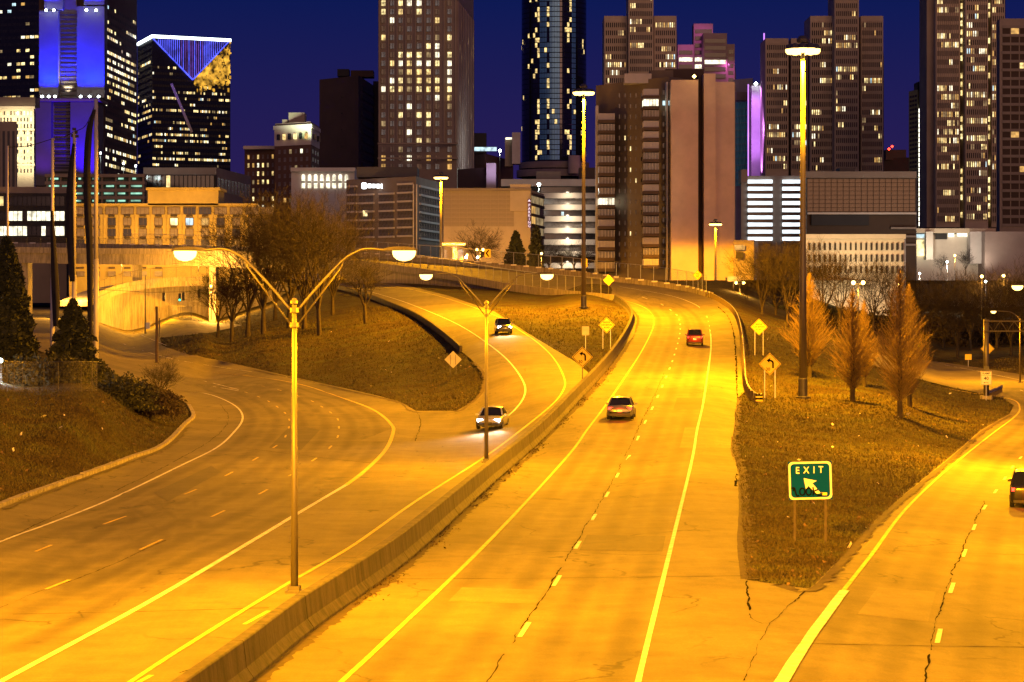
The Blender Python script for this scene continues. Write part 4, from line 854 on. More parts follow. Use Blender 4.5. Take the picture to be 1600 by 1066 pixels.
# ---- pale floodlit classical building at the left edge
b = Bld('pale_classical_building', 'pale floodlit stone building with cornice at the left edge', (-40, 1000), (53, 1000), (56, 1030), 168); b.body(W['white'])
b.box(-40, 55, 152, 166, W['conc'], 'roof_house', 1006, 10); b.box(-40, 54.5, 166, 170, W['white'], 'cornice', 999, 2); b.box(-40, 54, 256, 259, W['white'], 'belt_course', 999.3, 1.2); b.box(-40, 54, 202, 204, W['white'], 'belt_course', 999.3, 1.2)
b.grid('L', .42, .98, 172, 272, 10, 10, .42, .62, rand_pick(4, .35, mats=[LIT[1], LIT[3], LIT[0]], wts=(3, 2, 1)), True)
for px in (4, 22, 42): flood(b, px, 168, 985, 12000, (1, .82, .42), (math.radians(35), 0, 0), 150)
for px in (8, 30, 47): flood(b, px, 275, 985, 10000, (1, .82, .42), (math.radians(150), 0, 0), 150)
# ---- grey slab with vertical slots, left edge
b = Bld('slotted_block', 'grey brown block with vertical window slots at the left edge', (-30, 800), (26, 800), (27, 830), 190); b.body(W['conc']); b.grid('L', .3, .98, 204, 296, 5, 1, .5, .98, lambda r, c: GLASS.name, True)
# ---- dark tower with the lit triangle
b = Bld('triangle_top_tower', 'dark glass tower with a blue lit triangle below its white roofline', (215, 1330), (238, 1290), (360, 1310), 57); b.body(W['navy'])
b.grid('R', .0, 1, 100, 262, 46, 17, .72, .38, lights_pick(5, .16, {4: .35, 7: .8, 11: .75, 12: .6, 13: .3, 15: .9, 5: .4, 16: .2}, W['dark']), False); b.grid('L', .02, .98, 62, 262, 10, 21, .72, .38, lights_pick(6, .14, {12: .9, 15: .6, 16: .5, 11: .6}, W['dark']), False)
EDGE = emat('roofline_white', (.85, .97, 1), 5); BLED = emat('led_blue', (.08, .10, 1), 1.6, .5, .25); VLED = emat('led_violet', (.25, .08, .9), .5, .7, .2); OLED = emat('lattice_amber', (1, .50, .05), .7, .95, .35)
fa, fb = b.face('R'); d = (fb - fa); nr = Vector((d.y, -d.x, 0)).normalized(); ztp = b.ztop - b.zb
for A, B_ in ((fa, fb), (b.face('L')[0], fa)): MB().beam(A + nr * .5 + Vector((0, 0, ztp)), B_ + nr * .5 + Vector((0, 0, ztp)), 1.2, 1.5).build('lit_roofline', EDGE, b.root)
def tp(px, py): u = (px - 238) / 122; return fa + d * u + nr * .35 + Vector((0, 0, zc(py, 1290 + 20 * u) - b.zb))
mb = MB(); mb.add([tp(238, 60), tp(300, 125), tp(359, 63)], [(0, 1, 2)]); mb.build('triangle_glass', W['navy'], b.root)
for i in range(40):
    u = (i + .5) / 40; px = 239.5 + 119 * u; yb = 60 + (64 * (u / .51) if u < .51 else 64 * (1 - u) / .49)
    if yb > 66: MB().beam(tp(px, 62), tp(px, yb), .45, .3).build('light_strip', BLED if abs(u - .5) > .16 or i % 3 == 0 else VLED, b.root)
for A, B_ in (((238, 60), (300, 125)), ((300, 125), (359, 63))): MB().beam(tp(*A) + nr * .3, tp(*B_) + nr * .3, .5, .6).build('light_strip', BLED, b.root)
ob = MB(); r5 = random.Random(3)
for i in range(420):
    px = r5.uniform(304, 359.5); lo = 125 - (px - 300) * 1.05; py = r5.uniform(lo + 3, 132 if r5.random() < .85 else 142)
    if py > lo + 2: p_ = tp(px, py) + nr * .1; ob.box(p_, (.5 + r5.random(), .2, .8 + r5.random() * 1.4), math.atan2(d.y, d.x))
tag(ob.build('amber_lattice', OLED, b.root), kind='stuff')
# a pale slanting bar before it
p = P(268, 131, 1180); mb = MB(); a2 = P(300, 207, 1180); o = mb.beam((0, 0, 0), a2 - p, 1.2, 1.2).build('slanting_bar', mat('bar_paint', (.35, .33, .36), .6), loc=p); tag(o, 'pale slanting bar in front of the triangle tower', 'crane')
# ---- parking deck with green lamps
GRNL = emat('deck_lamp_green', (.45, 1, .72), .75, .75, .35); DECK = mat('deck_inside', (.06, .075, .07), .9)
b = Bld('parking_deck', 'open parking deck with greenish lit levels below the blue tower', (70, 700), (226, 700), (230, 760), 272); b.body(DECK)
a_, c_ = b.face('L')
for i in range(5): b.box(70, 226, 272 + i * 11.5, 277 + i * 11.5, W['conc'], 'level_parapet', 698, 4)
for i in range(8): b.box(72 + i * 21.5, 74.5 + i * 21.5, 272, 330, W['conc'], 'column', 698.5, 1.5)
r6 = random.Random(5)
for i in range(4):
    for j in range(7): 
        if r6.random() < .8: b.box(75 + j * 21.5 + r6.random() * 5, 75 + j * 21.5 + 8 + r6.random() * 10, 278 + i * 11.5, 280.6 + i * 11.5, GRNL, 'deck_light', 699.4, .3)
# ---- office low left
b = Bld('low_glass_office', 'low office with bands of dark glass and lit rooms at the left edge', (-40, 620), (104, 620), (110, 660), 292); b.body(W['conc']); b.box(-40, 104, 302, 385, W['dark'], 'glass_band', 618.6, 1.2)
b.grid('L', .28, .99, 303, 373, 14, 3, .86, .62, (lambda r: (lambda rr, cc: (['window_white', 'window_cool'][0] if rr == 1 and cc > 1 and cc not in (5,) else 'window_white' if rr == 2 and r.random() < .5 else 'window_warm' if rr == 0 and cc == 0 else GLASS.name)))(random.Random(4)), True, off=1.5)
# ---- orange motel
b = Bld('motel', 'long orange rendered motel with rows of windows above air conditioners', (108, 590), (400, 590), (420, 640), 320); b.body(W['motel']); b.box(231, 341, 294, 322, W['motel'], 'raised_parapet', 589, 12); b.box(228, 344, 293, 297, W['motel'], 'cornice', 588, 14); b.box(108, 402, 318, 321, W['motel'], 'parapet_cap', 589, 3)
FRM = mat('window_frame', (.10, .07, .05), .7)
fl = MB().box((0, 0, 0), (1.5, .5, .42)).mesh('air_conditioner', mat('ac_grille', (.05, .04, .035), .8)); DM = 589.85
CUR = mat('curtain_glass', (.20, .17, .15), .4, 0, var=.35, scale=.6)
rm = random.Random(12); wm = {}
for rr, py in enumerate((329.5, 346.5, 363.5, 380)):
    for cc in range(13):
        px = 126 + cc * 24.3; wide = (rr == 0); w_, h_ = (18.5, 10.5) if wide else (11.5, 11)
        m = CUR if rm.random() < .68 else GLASS
        if (rr, cc) == (1, 6): m = LIT[1]
        if (rr, cc) == (1, 8): m = LIT[2]
        if (rr, cc) == (1, 7): m = LIT[4]
        key = (m.name, wide)
        if key not in wm:
            kx = DM / F; wm[key] = MB().box((0, 0, 0), (w_ * kx, .1, h_ * kx)).mesh('window', m)
        o = link('window', wm[key], b.root, (X(px, DM) - b.o.x, DM + 1.0 - b.o.y - .06 - (1.2 - .9 * 0) * 0, zc(py, DM) - b.zb)); o.location.y = DM - b.o.y
        kx = DM / F; fme = wm.get(('f', wide))
        if fme is None:
            t = .10; hw, hh = w_ * kx / 2, h_ * kx / 2; q = MB().box((0, -.05, hh + t / 2), (2 * hw + 2 * t, .2, t)).box((0, -.05, -hh - t / 2), (2 * hw + 2 * t, .22, t)).box((-hw - t / 2, -.05, 0), (t, .2, 2 * hh)).box((hw + t / 2, -.05, 0), (t, .2, 2 * hh))
            for e_ in ((-hw / 3, hw / 3) if wide else (hw * .1,)): q.box((e_, -.05, 0), (.07, .16, 2 * hh))
            fme = wm[('f', wide)] = q.mesh('frame', FRM)
        link('frame', fme, o); link('air_conditioner', fl, o, (0, -.2, -h_ * kx / 2 - .42))
for cc in range(12): b.box(138 + cc * 24.3 - .5, 138 + cc * 24.3 + .5, 322, 400, W['motel'], 'pilaster', 589.7, .5)
# lower storey seen through under the viaduct
for cc in range(6):
    px = 126 + cc * 24.3; b.box(px - 6, px + 6, 424, 432, CUR, 'window', 589.4, .4); b.box(px - 5, px + 5, 417, 420, FRM, 'vent', 589.3, .4)
# ---- dark low block behind motel
b = Bld('flat_roofed_block', 'dark flat roofed block behind the raised motel parapet', (224, 740), (338, 740), (392, 790), 262); b.body(W['conc']); b.box(226, 338, 273, 296, W['dark'], 'window_band', 739, 1.5); b.grid('L', .02, .98, 274, 294, 16, 1, .82, .9, rand_pick(3, .1), True, off=1.8); b.grid('R', .02, .98, 276, 300, 10, 1, .7, .9, rand_pick(4, .05, GLASSP), True)
# ---- brick hotels with cornices
b = Bld('brick_hotel', 'narrow old brick building with lit window rows and pale cornice', (382, 900), (431, 895), (432, 930), 230); b.body(W['brick']); b.box(380, 431.5, 228, 233, W['white'], 'cornice', 893, 3); b.grid('L', .05, .98, 238, 330, 6, 7, .36, .5, rand_pick(21, .55, CUR, wts=(3, 2, 2, 2, .1, 1)), True)
b = Bld('crowned_hotel', 'taller brick building with a white floodlit crown under its cornice', (429, 870), (486, 860), (499, 885), 196); b.body(W['brick']); b.body(W['white'], b.z(226), b.z(196), 'crown', .012); b.body(W['white'], b.z(200), b.z(194), 'cornice', .06); b.body(W['conc'], b.z(193), b.z(190), 'roof_parapet', -.02)
b.box(451, 476, 176, 194, W['conc'], 'penthouse', 868, 8); b.box(441, 449, 187, 194, W['conc'], 'roof_house', 868, 5)
b.grid('L', .06, .97, 206, 218, 6, 1, .34, .72, rand_pick(9, .4, GLASS), True, off=.9); b.grid('R', .06, .97, 206, 218, 2, 1, .34, .72, rand_pick(9, .2, GLASS), True, off=.9); b.grid('L', .06, .97, 229, 318, 6, 7, .42, .52, rand_pick(22, .14, CUR), True); b.grid('R', .06, .97, 229, 318, 3, 7, .42, .52, rand_pick(23, .05, CUR), True)
for i, px in enumerate((434, 445, 456, 467, 478, 490)): flood(b, px, 229, 852, 9000, (.25, 1, .2) if i in (3,) else (1, .95, .7), (math.radians(160), 0, 0), 110, .3)
# ---- dark brown slab
b = Bld('brown_slab_tower', 'blank dark brown slab tower with small rooftop plant', (499, 1100), (560, 1080), (588, 1140), 118); b.body(W['brown']); b.box(527, 545, 108, 119, W['dark'], 'roof_plant', 1090, 8); b.box(548, 583, 110, 120, W['brown'], 'roof_house', 1095, 10); b.box(583, 592, 127, 300, W['dark'], 'rear_wing', 1130, 20)
b.grid('R', .15, .9, 128, 262, 1, 10, .95, .55, lambda r, c: W['dark'].name, True, off=.4)
for y in (152, 177, 203, 229): b.box(533, 535, y - 1, y + 1, W['dark'], 'vent', 1084, 1)
# ---- tall stone tower with lit windows
b = Bld('stone_tower', 'tall stone faced tower with a grid of many lit square windows', (591, 1000), (714, 985), (740, 1060), -70); b.body(W['stone'])
colx = (600.2, 614, 627.3, 641.5, 656.8, 671, 684.6, 703.5); rt = random.Random(31); me_ = {}
for rr in range(20):
    py = 5 + rr * 13.45; inten = 1.0 if 6 <= rr <= 10 else .28 if rr < 6 else .45
    for cc, px in enumerate(colx):
        wide = cc in (3, 4); w_ = 10.2 if wide else 8.2
        on = rt.random() < inten * (1.0 if 1 < cc < 6 else .55) * (.9 if rr != 2 and rr != 3 else .3); m = rt.choices([LIT[1], LIT[0], LIT[3], LIT[5]], (3, 2, 3, 2))[0] if on else (GLASSB if rt.random() < .7 else GLASS)
        if rr > 16 and not (2 <= cc <= 4): m = rt.choice([CUR, GLASSB, LIT[2]])
        if (m.name, wide) not in me_:
            kx = 985 / F; me_[(m.name, wide)] = MB().box((0, 0, 0), (w_ * kx, .3, 8.2 * kx)).box((0, -.2, 0), (.25, .12, 8.2 * kx), 0, 1).mesh('window', [m, W['dark']])
        u = (px - 591) / 123; A, B_ = b.face('L'); c0 = A.lerp(B_, u); Dp = 1000 - 15 * u; link('window', me_[(m.name, wide)], b.root, (c0.x, c0.y - .1, zc(py, Dp) - b.zb))
for px in (593, 607, 620.6, 634.2, 649, 664, 678, 694, 712): b.box(px - 1.2, px + 1.2, -60, 222, W['stone'], 'pier', 984.2 + (714 - px) * .12, 1.2)
for py in (224, 247): b.box(590, 716, py - 1, py + 1.5, W['stone'], 'belt_course', 983, 2)
b.grid('R', .05, .95, 0, 262, 9, 20, .4, .6, rand_pick(33, .14), False, pier=W['rose'], proud=.5)
# ---- mid blocks behind
b = Bld('street_block', 'small dark block with a lit cornice left of the cylinder tower', (740, 1150), (758, 1140), (802, 1200), 240); b.body(W['brick']); b.box(741, 776, 230, 236, LIT[4], 'lit_sign_band', 1135, 1); b.box(738, 760, 208, 240, W['dark'], 'rear_block', 1160, 10); b.box(800, 813, 207, 256, W['pale'], 'slim_block', 1150, 10); b.box(789, 801, 215, 260, W['conc'], 'slim_block', 1155, 10); b.box(790, 800, 215, 218, LIT[3], 'lit_cornice', 1153, 1)
b = Bld('lilac_lit_annexe', 'small block with a lilac lit end wall beside the windowless deck', (715, 800), (760, 790), (778, 830), 262); b.body(W['brown']); b.box(760, 775, 255, 300, W['pale'], 'end_wall', 786, 3); flood(b, 770, 296, 776, 7000, (.75, .55, 1), (math.radians(158), 0, 0), 120)
# ---- cylinder tower
D = 1500; R = 51.5 * D / F; cx = X(866.5, D); z1 = zc(-70, D); r = empty('cylinder_tower', (cx, D + R, GZ), 0, 'dark cylindrical glass tower with strips painted pale blue for reflected sky', 'building', 'buildings of the skyline')
nf = 40; pan = MB(); rows = 40; zb_ = zc(250, D) - GZ; zt_ = z1 - GZ; stripe = {}
for k in range(nf):
    a0, a1 = -math.pi + math.pi * k / nf, -math.pi + math.pi * (k + 1) / nf; u = k / nf
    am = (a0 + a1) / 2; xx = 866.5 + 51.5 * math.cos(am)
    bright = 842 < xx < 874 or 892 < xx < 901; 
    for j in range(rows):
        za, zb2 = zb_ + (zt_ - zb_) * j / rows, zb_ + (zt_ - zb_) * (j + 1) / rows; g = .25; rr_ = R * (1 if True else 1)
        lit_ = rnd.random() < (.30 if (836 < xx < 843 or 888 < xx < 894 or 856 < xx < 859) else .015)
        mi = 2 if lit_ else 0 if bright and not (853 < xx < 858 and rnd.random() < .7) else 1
        da = (a1 - a0) * .04
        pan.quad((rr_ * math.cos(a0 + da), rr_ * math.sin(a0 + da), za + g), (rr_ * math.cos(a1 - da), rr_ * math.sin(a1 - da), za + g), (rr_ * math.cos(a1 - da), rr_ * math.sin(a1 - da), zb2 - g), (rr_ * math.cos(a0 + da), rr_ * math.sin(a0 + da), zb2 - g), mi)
tag(pan.build('glass_panels', [SKYGLASS, DMIR, LIT[0]], r), kind='stuff'); MB().lathe([(R * .992, 0), (R * .992, zt_), (0, zt_)], 64).build('core', W['navy'], r, True)
for py0, py1, rr_ in ((252, 262, 1.08), (264, 275, 1.15)): MB().lathe([(R * rr_, zc(py1, D) - GZ), (R * rr_, zc(py0, D) - GZ), (R * .9, zc(py0, D) - GZ)], 48).build('podium_ring', W['conc'], r, True)
MB().lathe([(6 * D / F * 1.6, zc(272, D) - GZ), (6 * D / F * 1.6, zc(244, D) - GZ), (0, zc(244, D) - GZ)], 24, (X(897, D) - cx, -R - 4, 0)).build('stair_drum', W['beige'], r, True)
# ---- precast triple-shaft towers
def triple(name, label, spec, D, seed, rowp, py_b, floor=12.4):
    """vertical shafts of precast concrete: slot windows floor by floor; spec = (px0, px1, pytop, setback)"""
    pxl = min(s_[0] for s_ in spec); pxr = max(s_[1] for s_ in spec); b = Bld(name, label, (pxl, D + 20), (pxr, D + 20), (pxr + 1, D + 50), max(s_[2] for s_ in spec) + 20); b.body(W['dark'], name='core')
    for i, (x0, x1, yt, sb) in enumerate(spec):
        Ds = D + sb; s2 = Bld.__new__(Bld); s2.l, s2.c = Vector((X(x0, Ds), Ds, 0)), Vector((X(x1, Ds), Ds, 0)); s2.r = s2.c + Vector((0.0, 24, 0)); s2.D, s2.ztop, s2.zb, s2.q, s2.o, s2.root = Ds, zc(yt, Ds), GZ, s2.l + s2.r - s2.c, b.o, b.root
        s2.body(W['beige'], name='shaft'); top = yt + (18 if sb < 0 else 8); rows = int((py_b - top) / floor); cols = max(4, int((x1 - x0) / 3.4))
        s2.grid('L', .05, .95, top, top + rows * floor, cols, rows, .52, .60, lights_pick(seed + i, .13, rowp, W['dark'], run=.7), False, pier=W['beige'], proud=.5)
    return b
triple('precast_tower', 'beige precast tower of three shafts behind the apartment roof', ((944, 980, 25, 0), (982, 1021, -40, -8), (1022, 1057, 25, 0)), 1180, 41, {4: .35, 5: .7, 7: .4}, 150)
triple('precast_tower', 'wide beige precast tower behind the tall lamp mast', ((1196, 1232, 60, 6), (1236, 1262, 60, 6), (1266, 1302, 25, 0), (1304, 1342, -40, -8), (1345, 1380, 25, 0)), 1150, 51, {7: .55, 10: .5, 11: .6, 5: .3, 13: .3, 14: .4, 17: .35}, 275)
b = triple('precast_tower', 'tall tower with many warm lit slot windows at the right', ((1462, 1500, -40, 0), (1508, 1544, -40, -3), (1549, 1570, -40, 0)), 1000, 61, {2: .5, 4: .4, 6: .55, 7: .8, 8: .4, 9: .5, 12: .9, 13: .5, 14: .5, 15: .7, 16: .3, 17: .5, 18: .55, 20: .7, 21: .4, 24: .4, 26: .5, 3: .4, 5: .45}, 352, 13.6)
b.box(1448, 1464, -40, 380, W['stone'], 'side_wall', 1004, 18)
for x0, x1 in ((1501.5, 1506.5), (1544.5, 1548.5)):
    for j in range(29):
        if rnd.random() < .62: b.box(x0, x1, -25 + j * 13.6 + 3, -25 + j * 13.6 + 11, rnd.choice(LIT[:2]), 'stair_window', 1003, 1)
b.box(1448, 1560, 355, 366, W['brown'], 'base', 998, 20)
# ---- pink lit towers behind
b = Bld('pink_lit_tower', 'distant stepped towers washed with pink light', (1058, 1500), (1148, 1490), (1150, 1550), 100); b.body(W['rose']); PNK = (1, .18, .75)
for x0, x1, yt, dd in ((1059, 1084, 70, 0), (1084, 1114, 37, 6), (1099, 1136, 52, -10), (1136, 1148, 69, 0)):
    b.box(x0, x1, yt, 150, W['rose'], 'shaft', 1486 + dd, 14)
    for j in range(6): b.box(x0 + 2, x1 - 2, yt + 9 + j * 11, yt + 15 + j * 11, GLASS if rnd.random() < .8 else LIT[3], 'window_band', 1485.7 + dd, .3)
for px, py, d_, pw in ((1098, 36, 1476, 11000), (1072, 68, 1472, 5000), (1143, 100, 1472, 9000)): flood(b, px, py - 6, d_, pw, PNK, (math.radians(30), 0, 0), 150)
# ---- apartment tower with blank walls
b = Bld('apartment_tower', 'brown apartment tower with balcony stacks and tall blank end walls', (931, 640), (1046, 615), (1149, 640), 120, zb=4); b.body(W['taupe'])
b.box(976, 1018, 115, 130, W['pale'], 'roof_screen', 622, 6); b.box(1016, 1052, 110, 130, W['taupe'], 'lift_house', 624, 8); b.box(1040, 1100, 108, 124, W['brown'], 'lift_house', 632, 8)
BW = W['blank']; b.box(1049, 1091, 125, 520, BW, 'blank_wall', 606, 22); b.box(1100, 1118, 115, 520, BW, 'blank_wall', 606, 24); b.box(1118, 1148, 128, 520, BW, 'blank_wall', 607.5, 24); b.box(1041, 1044, 128, 470, W['pale'], 'fin', 612, 6); b.box(1091, 1100, 118, 500, W['brown'], 'stair_recess', 612, 6)
for j in range(21): b.box(1097.4, 1099.4, 128 + j * 16.6, 130.6 + j * 16.6, LIT[1], 'stair_light', 611.4, .4)
ra = random.Random(77)
for j in range(17):
    y = 138 + j * 16.6
    for px in (969, 978, 986.5, 995, 1003.5):
        if 962 < px: 
            m = LIT[1] if ra.random() < .04 else ra.choice([GLASS, GLASSP, GLASSP, CUR]); u = (px - 931) / 115; Dp = 640 - 25 * u; b.box(px - 2.1, px + 2.1, y + 8, y + 14.5, m, 'window', Dp - .15, .3)
    b.box(1035.5, 1039.5, y + 3, y + 10, LIT[4] if j == 1 else ra.choice([GLASS, GLASSP]), 'window', 616.2, .3)
    b.box(1044.6, 1048.4, y + 3, y + 10, LIT[4] if j == 1 else ra.choice([GLASS, GLASSP]), 'window', 613.6, .3)
    for (x0, x1, Df) in ((1005, 1030, 609), (935, 961, 627)):
        if x0 < 940 and j < 2: continue
        dy = 0 if x0 > 1000 else 5
        k = b.box(x0, x1, y + 11 + dy, y + 16 + dy, W['brown'], 'balcony', Df, 8)
        lit_ = (x0 > 1000 and j in (1,)) or (x0 < 940 and j == 10)
        gm = LIT[3] if lit_ else ra.choice([CUR, GLASSP, GLASSP, W['pale']]); b.box(x0 + .6, x1 - .6, y + 1 + dy, y + 11 + dy, gm, 'balcony_glazing', Df + .6, 6, k)
        for q_ in range(6): b.box(x0 + .6 + q_ * (x1 - x0 - 1.6) / 5, x0 + 1.2 + q_ * (x1 - x0 - 1.6) / 5, y + 1 + dy, y + 11 + dy, W['pale'], 'mullion', Df + .3, .3, k)
b.box(931, 935, 165, 440, W['pale'], 'corner_fin', 634, 4)
o = MB().lathe([(0, .5), (.5, 0), (0, -.5)], 8).build('roof_lamp', BULBF, b.root, loc=(X(1082, 610) - b.o.x, 604 - b.o.y, zc(123, 610) - b.zb))
# ---- teal glass and purple column
b = Bld('teal_glass_tower', 'teal mirror glass block below a white roof screen', (1146, 1250), (1176, 1240), (1180, 1290), 122); b.body(W['pale']); b.grid('L', .02, .98, 158, 290, 6, 12, .92, .95, lambda r, c: TEAL.name, True, off=.4); b.box(1146, 1176, 144, 157, W['conc'], 'soffit', 1237, 3)
b = Bld('purple_column_tower', 'slim tower with purple lit column and two white roof stars', (1168, 1200), (1196, 1195), (1200, 1240), 130); b.body(W['rose']); b.box(1174, 1191, 134, 275, W['pale'], 'lit_column', 1188, 5); PLED = emat('led_purple', (.6, .22, 1), 1.5)
b.box(1168.4, 1170.2, 132, 275, PLED, 'light_strip', 1192, .6); b.box(1193, 1195, 52, 275, PLED, 'light_strip', 1192, .6); flood(b, 1182, 276, 1172, 40000, (.6, .2, 1), (math.radians(166), 0, 0), 110); flood(b, 1182, 131, 1176, 24000, (.6, .2, 1), (math.radians(24), 0, 0), 110); flood(b, 1182, 200, 1160, 26000, (.6, .2, 1), (math.radians(90), 0, 0), 150)
for px, py in ((1181, 131), (1194, 127)): MB().lathe([(0, .9), (.9, 0), (0, -.9)], 8).build('roof_lamp', BULBW, b.root, loc=(X(px, 1185) - b.o.x, 1185 - b.o.y, zc(py, 1185) - b.zb))
# ---- garage with white light bands
WB_ = emat('garage_white', (.82, .93, 1), 2.0, .3, .3)
b = Bld('lit_garage', 'concrete garage with two columns of bright white light bands', (1158, 690), (1262, 690), (1270, 730), 275); b.body(W['conc']); b.box(1158, 1168, 265, 285, W['conc'], 'stair_tower', 689, 8)
for i in range(9):
    for x0, x1 in ((1169, 1207), (1223, 1258)): b.box(x0, x1, 281 + i * 11.2, 286.4 + i * 11.2, WB_, 'lit_opening', 688.9, .9)
    b.box(1168.5, 1207.5, 287 + i * 11.2, 291.6 + i * 11.2, W['conc'], 'level_parapet', 688.2, 1.6); b.box(1222.5, 1259, 287 + i * 11.2, 291.6 + i * 11.2, W['conc'], 'level_parapet', 688.2, 1.6)
# ---- brown glass box
b = Bld('brown_glass_block', 'wide brown glass box with a square panel grid', (1260, 670), (1431, 670), (1434, 720), 270, zb=2); b.body(W['brownp']); BG = mat('bronze_glass', (.09, .062, .040), .25, .3, var=.35, scale=.4)
b.grid('L', .005, .995, 279, 331, 18, 8, .9, .9, lambda r, c: BG.name, True, spand=None, off=.2); b.box(1258, 1432, 268, 278, W['conc'], 'roof_fascia', 668, 4); b.box(1262, 1432, 332, 335, W['white'], 'ledge', 668.5, 3); b.box(1268, 1358, 336, 352, W['dark'], 'dark_bay', 669, 2); b.box(1312, 1336, 262, 269, W['roof'], 'roof_plant', 676, 8)
for i in range(3): b.box(1392, 1432, 355 + i * 13, 358 + i * 13, W['conc'], 'ledge', 668.6, 2.5)
b = Bld('slot_window_block', 'low white block with rows of narrow slot windows behind the trees', (1256, 555), (1413, 555), (1415, 590), 368, zb=2); b.body(W['white']); b.box(1255, 1415.5, 366, 373, W['white'], 'roof_edge', 553.6, 3)
for rr, y in enumerate((380, 398, 416)):
    for cc in range(19): b.box(1264 + cc * 8.05, 1266.4 + cc * 8.05, y, y + 11, W['dark'], 'slot_window', 554.4, 1.0)
flood(b, 1340, 445, 535, 26000, (1, .70, .32), (math.radians(125), 0, 0), 165)
# ---- right side: narrow tower with light line, plain tower, low lit buildings
b = Bld('narrow_tower', 'narrow ochre tower with a vertical line of white light', (1420, 1050), (1434, 1040), (1450, 1080), 140); b.body(W['motel']); b.box(1434, 1450, 128, 400, W['dark'], 'dark_wing', 1046, 10); LL = emat('light_line', (1, .96, .85), 3.5)
for j in range(24): b.box(1434.6, 1438, 170 + j * 7.7, 176 + j * 7.7, LL, 'light_panel', 1044, 1)
b.grid('L', .08, .92, 146, 270, 3, 18, .8, .5, lambda r, c: W['brown'].name, True)
b = Bld('plain_tower', 'plain grey tower with wide dark windows in the top right corner', (1557, 860), (1562, 850), (1680, 850), 29); b.body(W['stone']); b.grid('R', .03, .95, 42, 352, 8, 23, .88, .66, rand_pick(15, .05, W['brownp'], wts=(1, 3, 2, .1, .1, .1)), True, spand=W['conc'], proud=.4)
b = Bld('small_red_light_block', 'small dark block with two red roof lamps between the towers', (1378, 1300), (1422, 1290), (1425, 1330), 246); b.body(W['brown']); b.box(1384, 1416, 234, 250, W['brown'], 'upper_block', 1296, 8)
for px, py in ((1389, 233), (1394, 229)): MB().lathe([(0, .8), (.8, 0), (0, -.8)], 8).build('red_lamp', RED, b.root, loc=(X(px, 1288) - b.o.x, 1288 - b.o.y, zc(py, 1288) - b.zb))
b = Bld('low_lit_building', 'low pale building with lit windows at the foot of the right towers', (1430, 690), (1556, 690), (1600, 720), 366, zb=2); b.body(W['white']); b.box(1430, 1556, 357, 364, W['beige'], 'roof_slab', 686, 12); b.box(1447, 1458, 362, 406, W['white'], 'lit_pylon', 684, 3)
for x0, x1 in ((1482, 1491), (1496, 1502), (1503, 1508), (1509, 1514), (1515, 1520)): b.box(x0, x1, 363, 370, LIT[3], 'window', 689.2, 1)
b.box(1431, 1446, 366, 371, LIT[4], 'lit_awning', 687, 3); b.box(1432, 1445, 375, 400, LIT[1], 'shop_window', 689, 1); b.box(1516, 1539, 362, 412, W['pale'], 'white_panel', 685, 4); b.box(1462, 1480, 362, 374, W['dark'], 'dark_opening', 689.3, .8); b.box(1539, 1640, 362, 440, W['rose'], 'side_wing', 680, 10)
flood(b, 1452, 412, 676, 5000, (1, .9, .7), (math.radians(150), 0, 0), 150); flood(b, 1528, 420, 674, 6000, (1, .85, .6), (math.radians(150), 0, 0), 150)
# ---- centre: white arcade, office with glowing sign, windowless deck, banded office
b = Bld('arcade_building', 'long white building with tall arched lit windows', (455, 735), (554, 735), (560, 760), 262); b.body(W['pale']); b.box(454, 555, 262, 268, W['white'], 'cornice', 733, 3)
for i in range(10):
    px = 474 + i * 9.6
    if px < 546:
        x0, x1 = X(px - 2.6, 734.5) - b.o.x, X(px + 2.6, 734.5) - b.o.x; zt, zb3 = zc(275, 734) - b.zb, zc(294, 734) - b.zb; w2 = (x1 - x0) / 2; cxx = (x0 + x1) / 2
        arc = [(cxx - w2, zb3), (cxx + w2, zb3), (cxx + w2, zt)] + [(cxx + w2 * math.cos(t), zt + w2 * math.sin(t)) for t in (.6, 1.1, 1.57, 2.04, 2.54)] + [(cxx - w2, zt)]
        plate(arc, .2, 'arched_window', LIT[3], b.root, (0, 734.5 - b.o.y, 0)); MB().box((cxx, 734.3 - b.o.y, (zt + zb3) / 2), (2 * w2, .3, .5)).build('transom', W['conc'], b.root)
b = Bld('sign_office', 'grey office block with a glowing white sign on its parapet', (541, 690), (650, 672), (688, 705), 276, zb=4); b.body(W['conc']); b.box(557, 652, 261, 277, W['roof'], 'roof_house', 685, 14); WF = mat('white_spandrel', (.62, .58, .54), .6, var=.1)
for (u0, u1, rows, py0) in ((.02, .155, 6, 287), (.19, .40, 5, 301), (.48, .69, 5, 301), (.745, .95, 6, 287)):
    b.grid('L', u0, u1, py0, py0 + rows * 13.6, 4, rows, .86, .74, rand_pick(int(u0 * 100), .0, GLASSP, LIT), True, off=.2); A, B_ = b.face('L')
    for j in range(rows + 1): q = A.lerp(B_, (u0 + u1) / 2); MB().box((q.x, q.y - .35, b.z(py0 + j * 13.6) - b.zb), ((B_ - A).length * (u1 - u0) * 1.03, .7, .5), math.atan2((B_ - A).y, (B_ - A).x)).build('spandrel', WF, b.root)
b.grid('R', .12, .95, 290, 372, 8, 6, .84, .76, rand_pick(5, .0, GLASSP), True, spand=WF, proud=.6)
for px in (646, 651, 682): b.box(px - .8, px + .8, 288, 420, WF, 'corner_fin', 670.5 if px < 660 else 700, .8)
b.box(567, 578, 329, 338, LIT[1], 'lit_room', 684.2, .3)
SG = emat('sign_glow', (.92, .97, 1), 4.0); DS = 681
sgn = MB().box((X(591, DS) - b.o.x, DS - b.o.y, zc(290.5, DS) - b.zb), (50 * DS / F, .25, 7 * DS / F)).build('sign_tray', W['conc'], b.root)
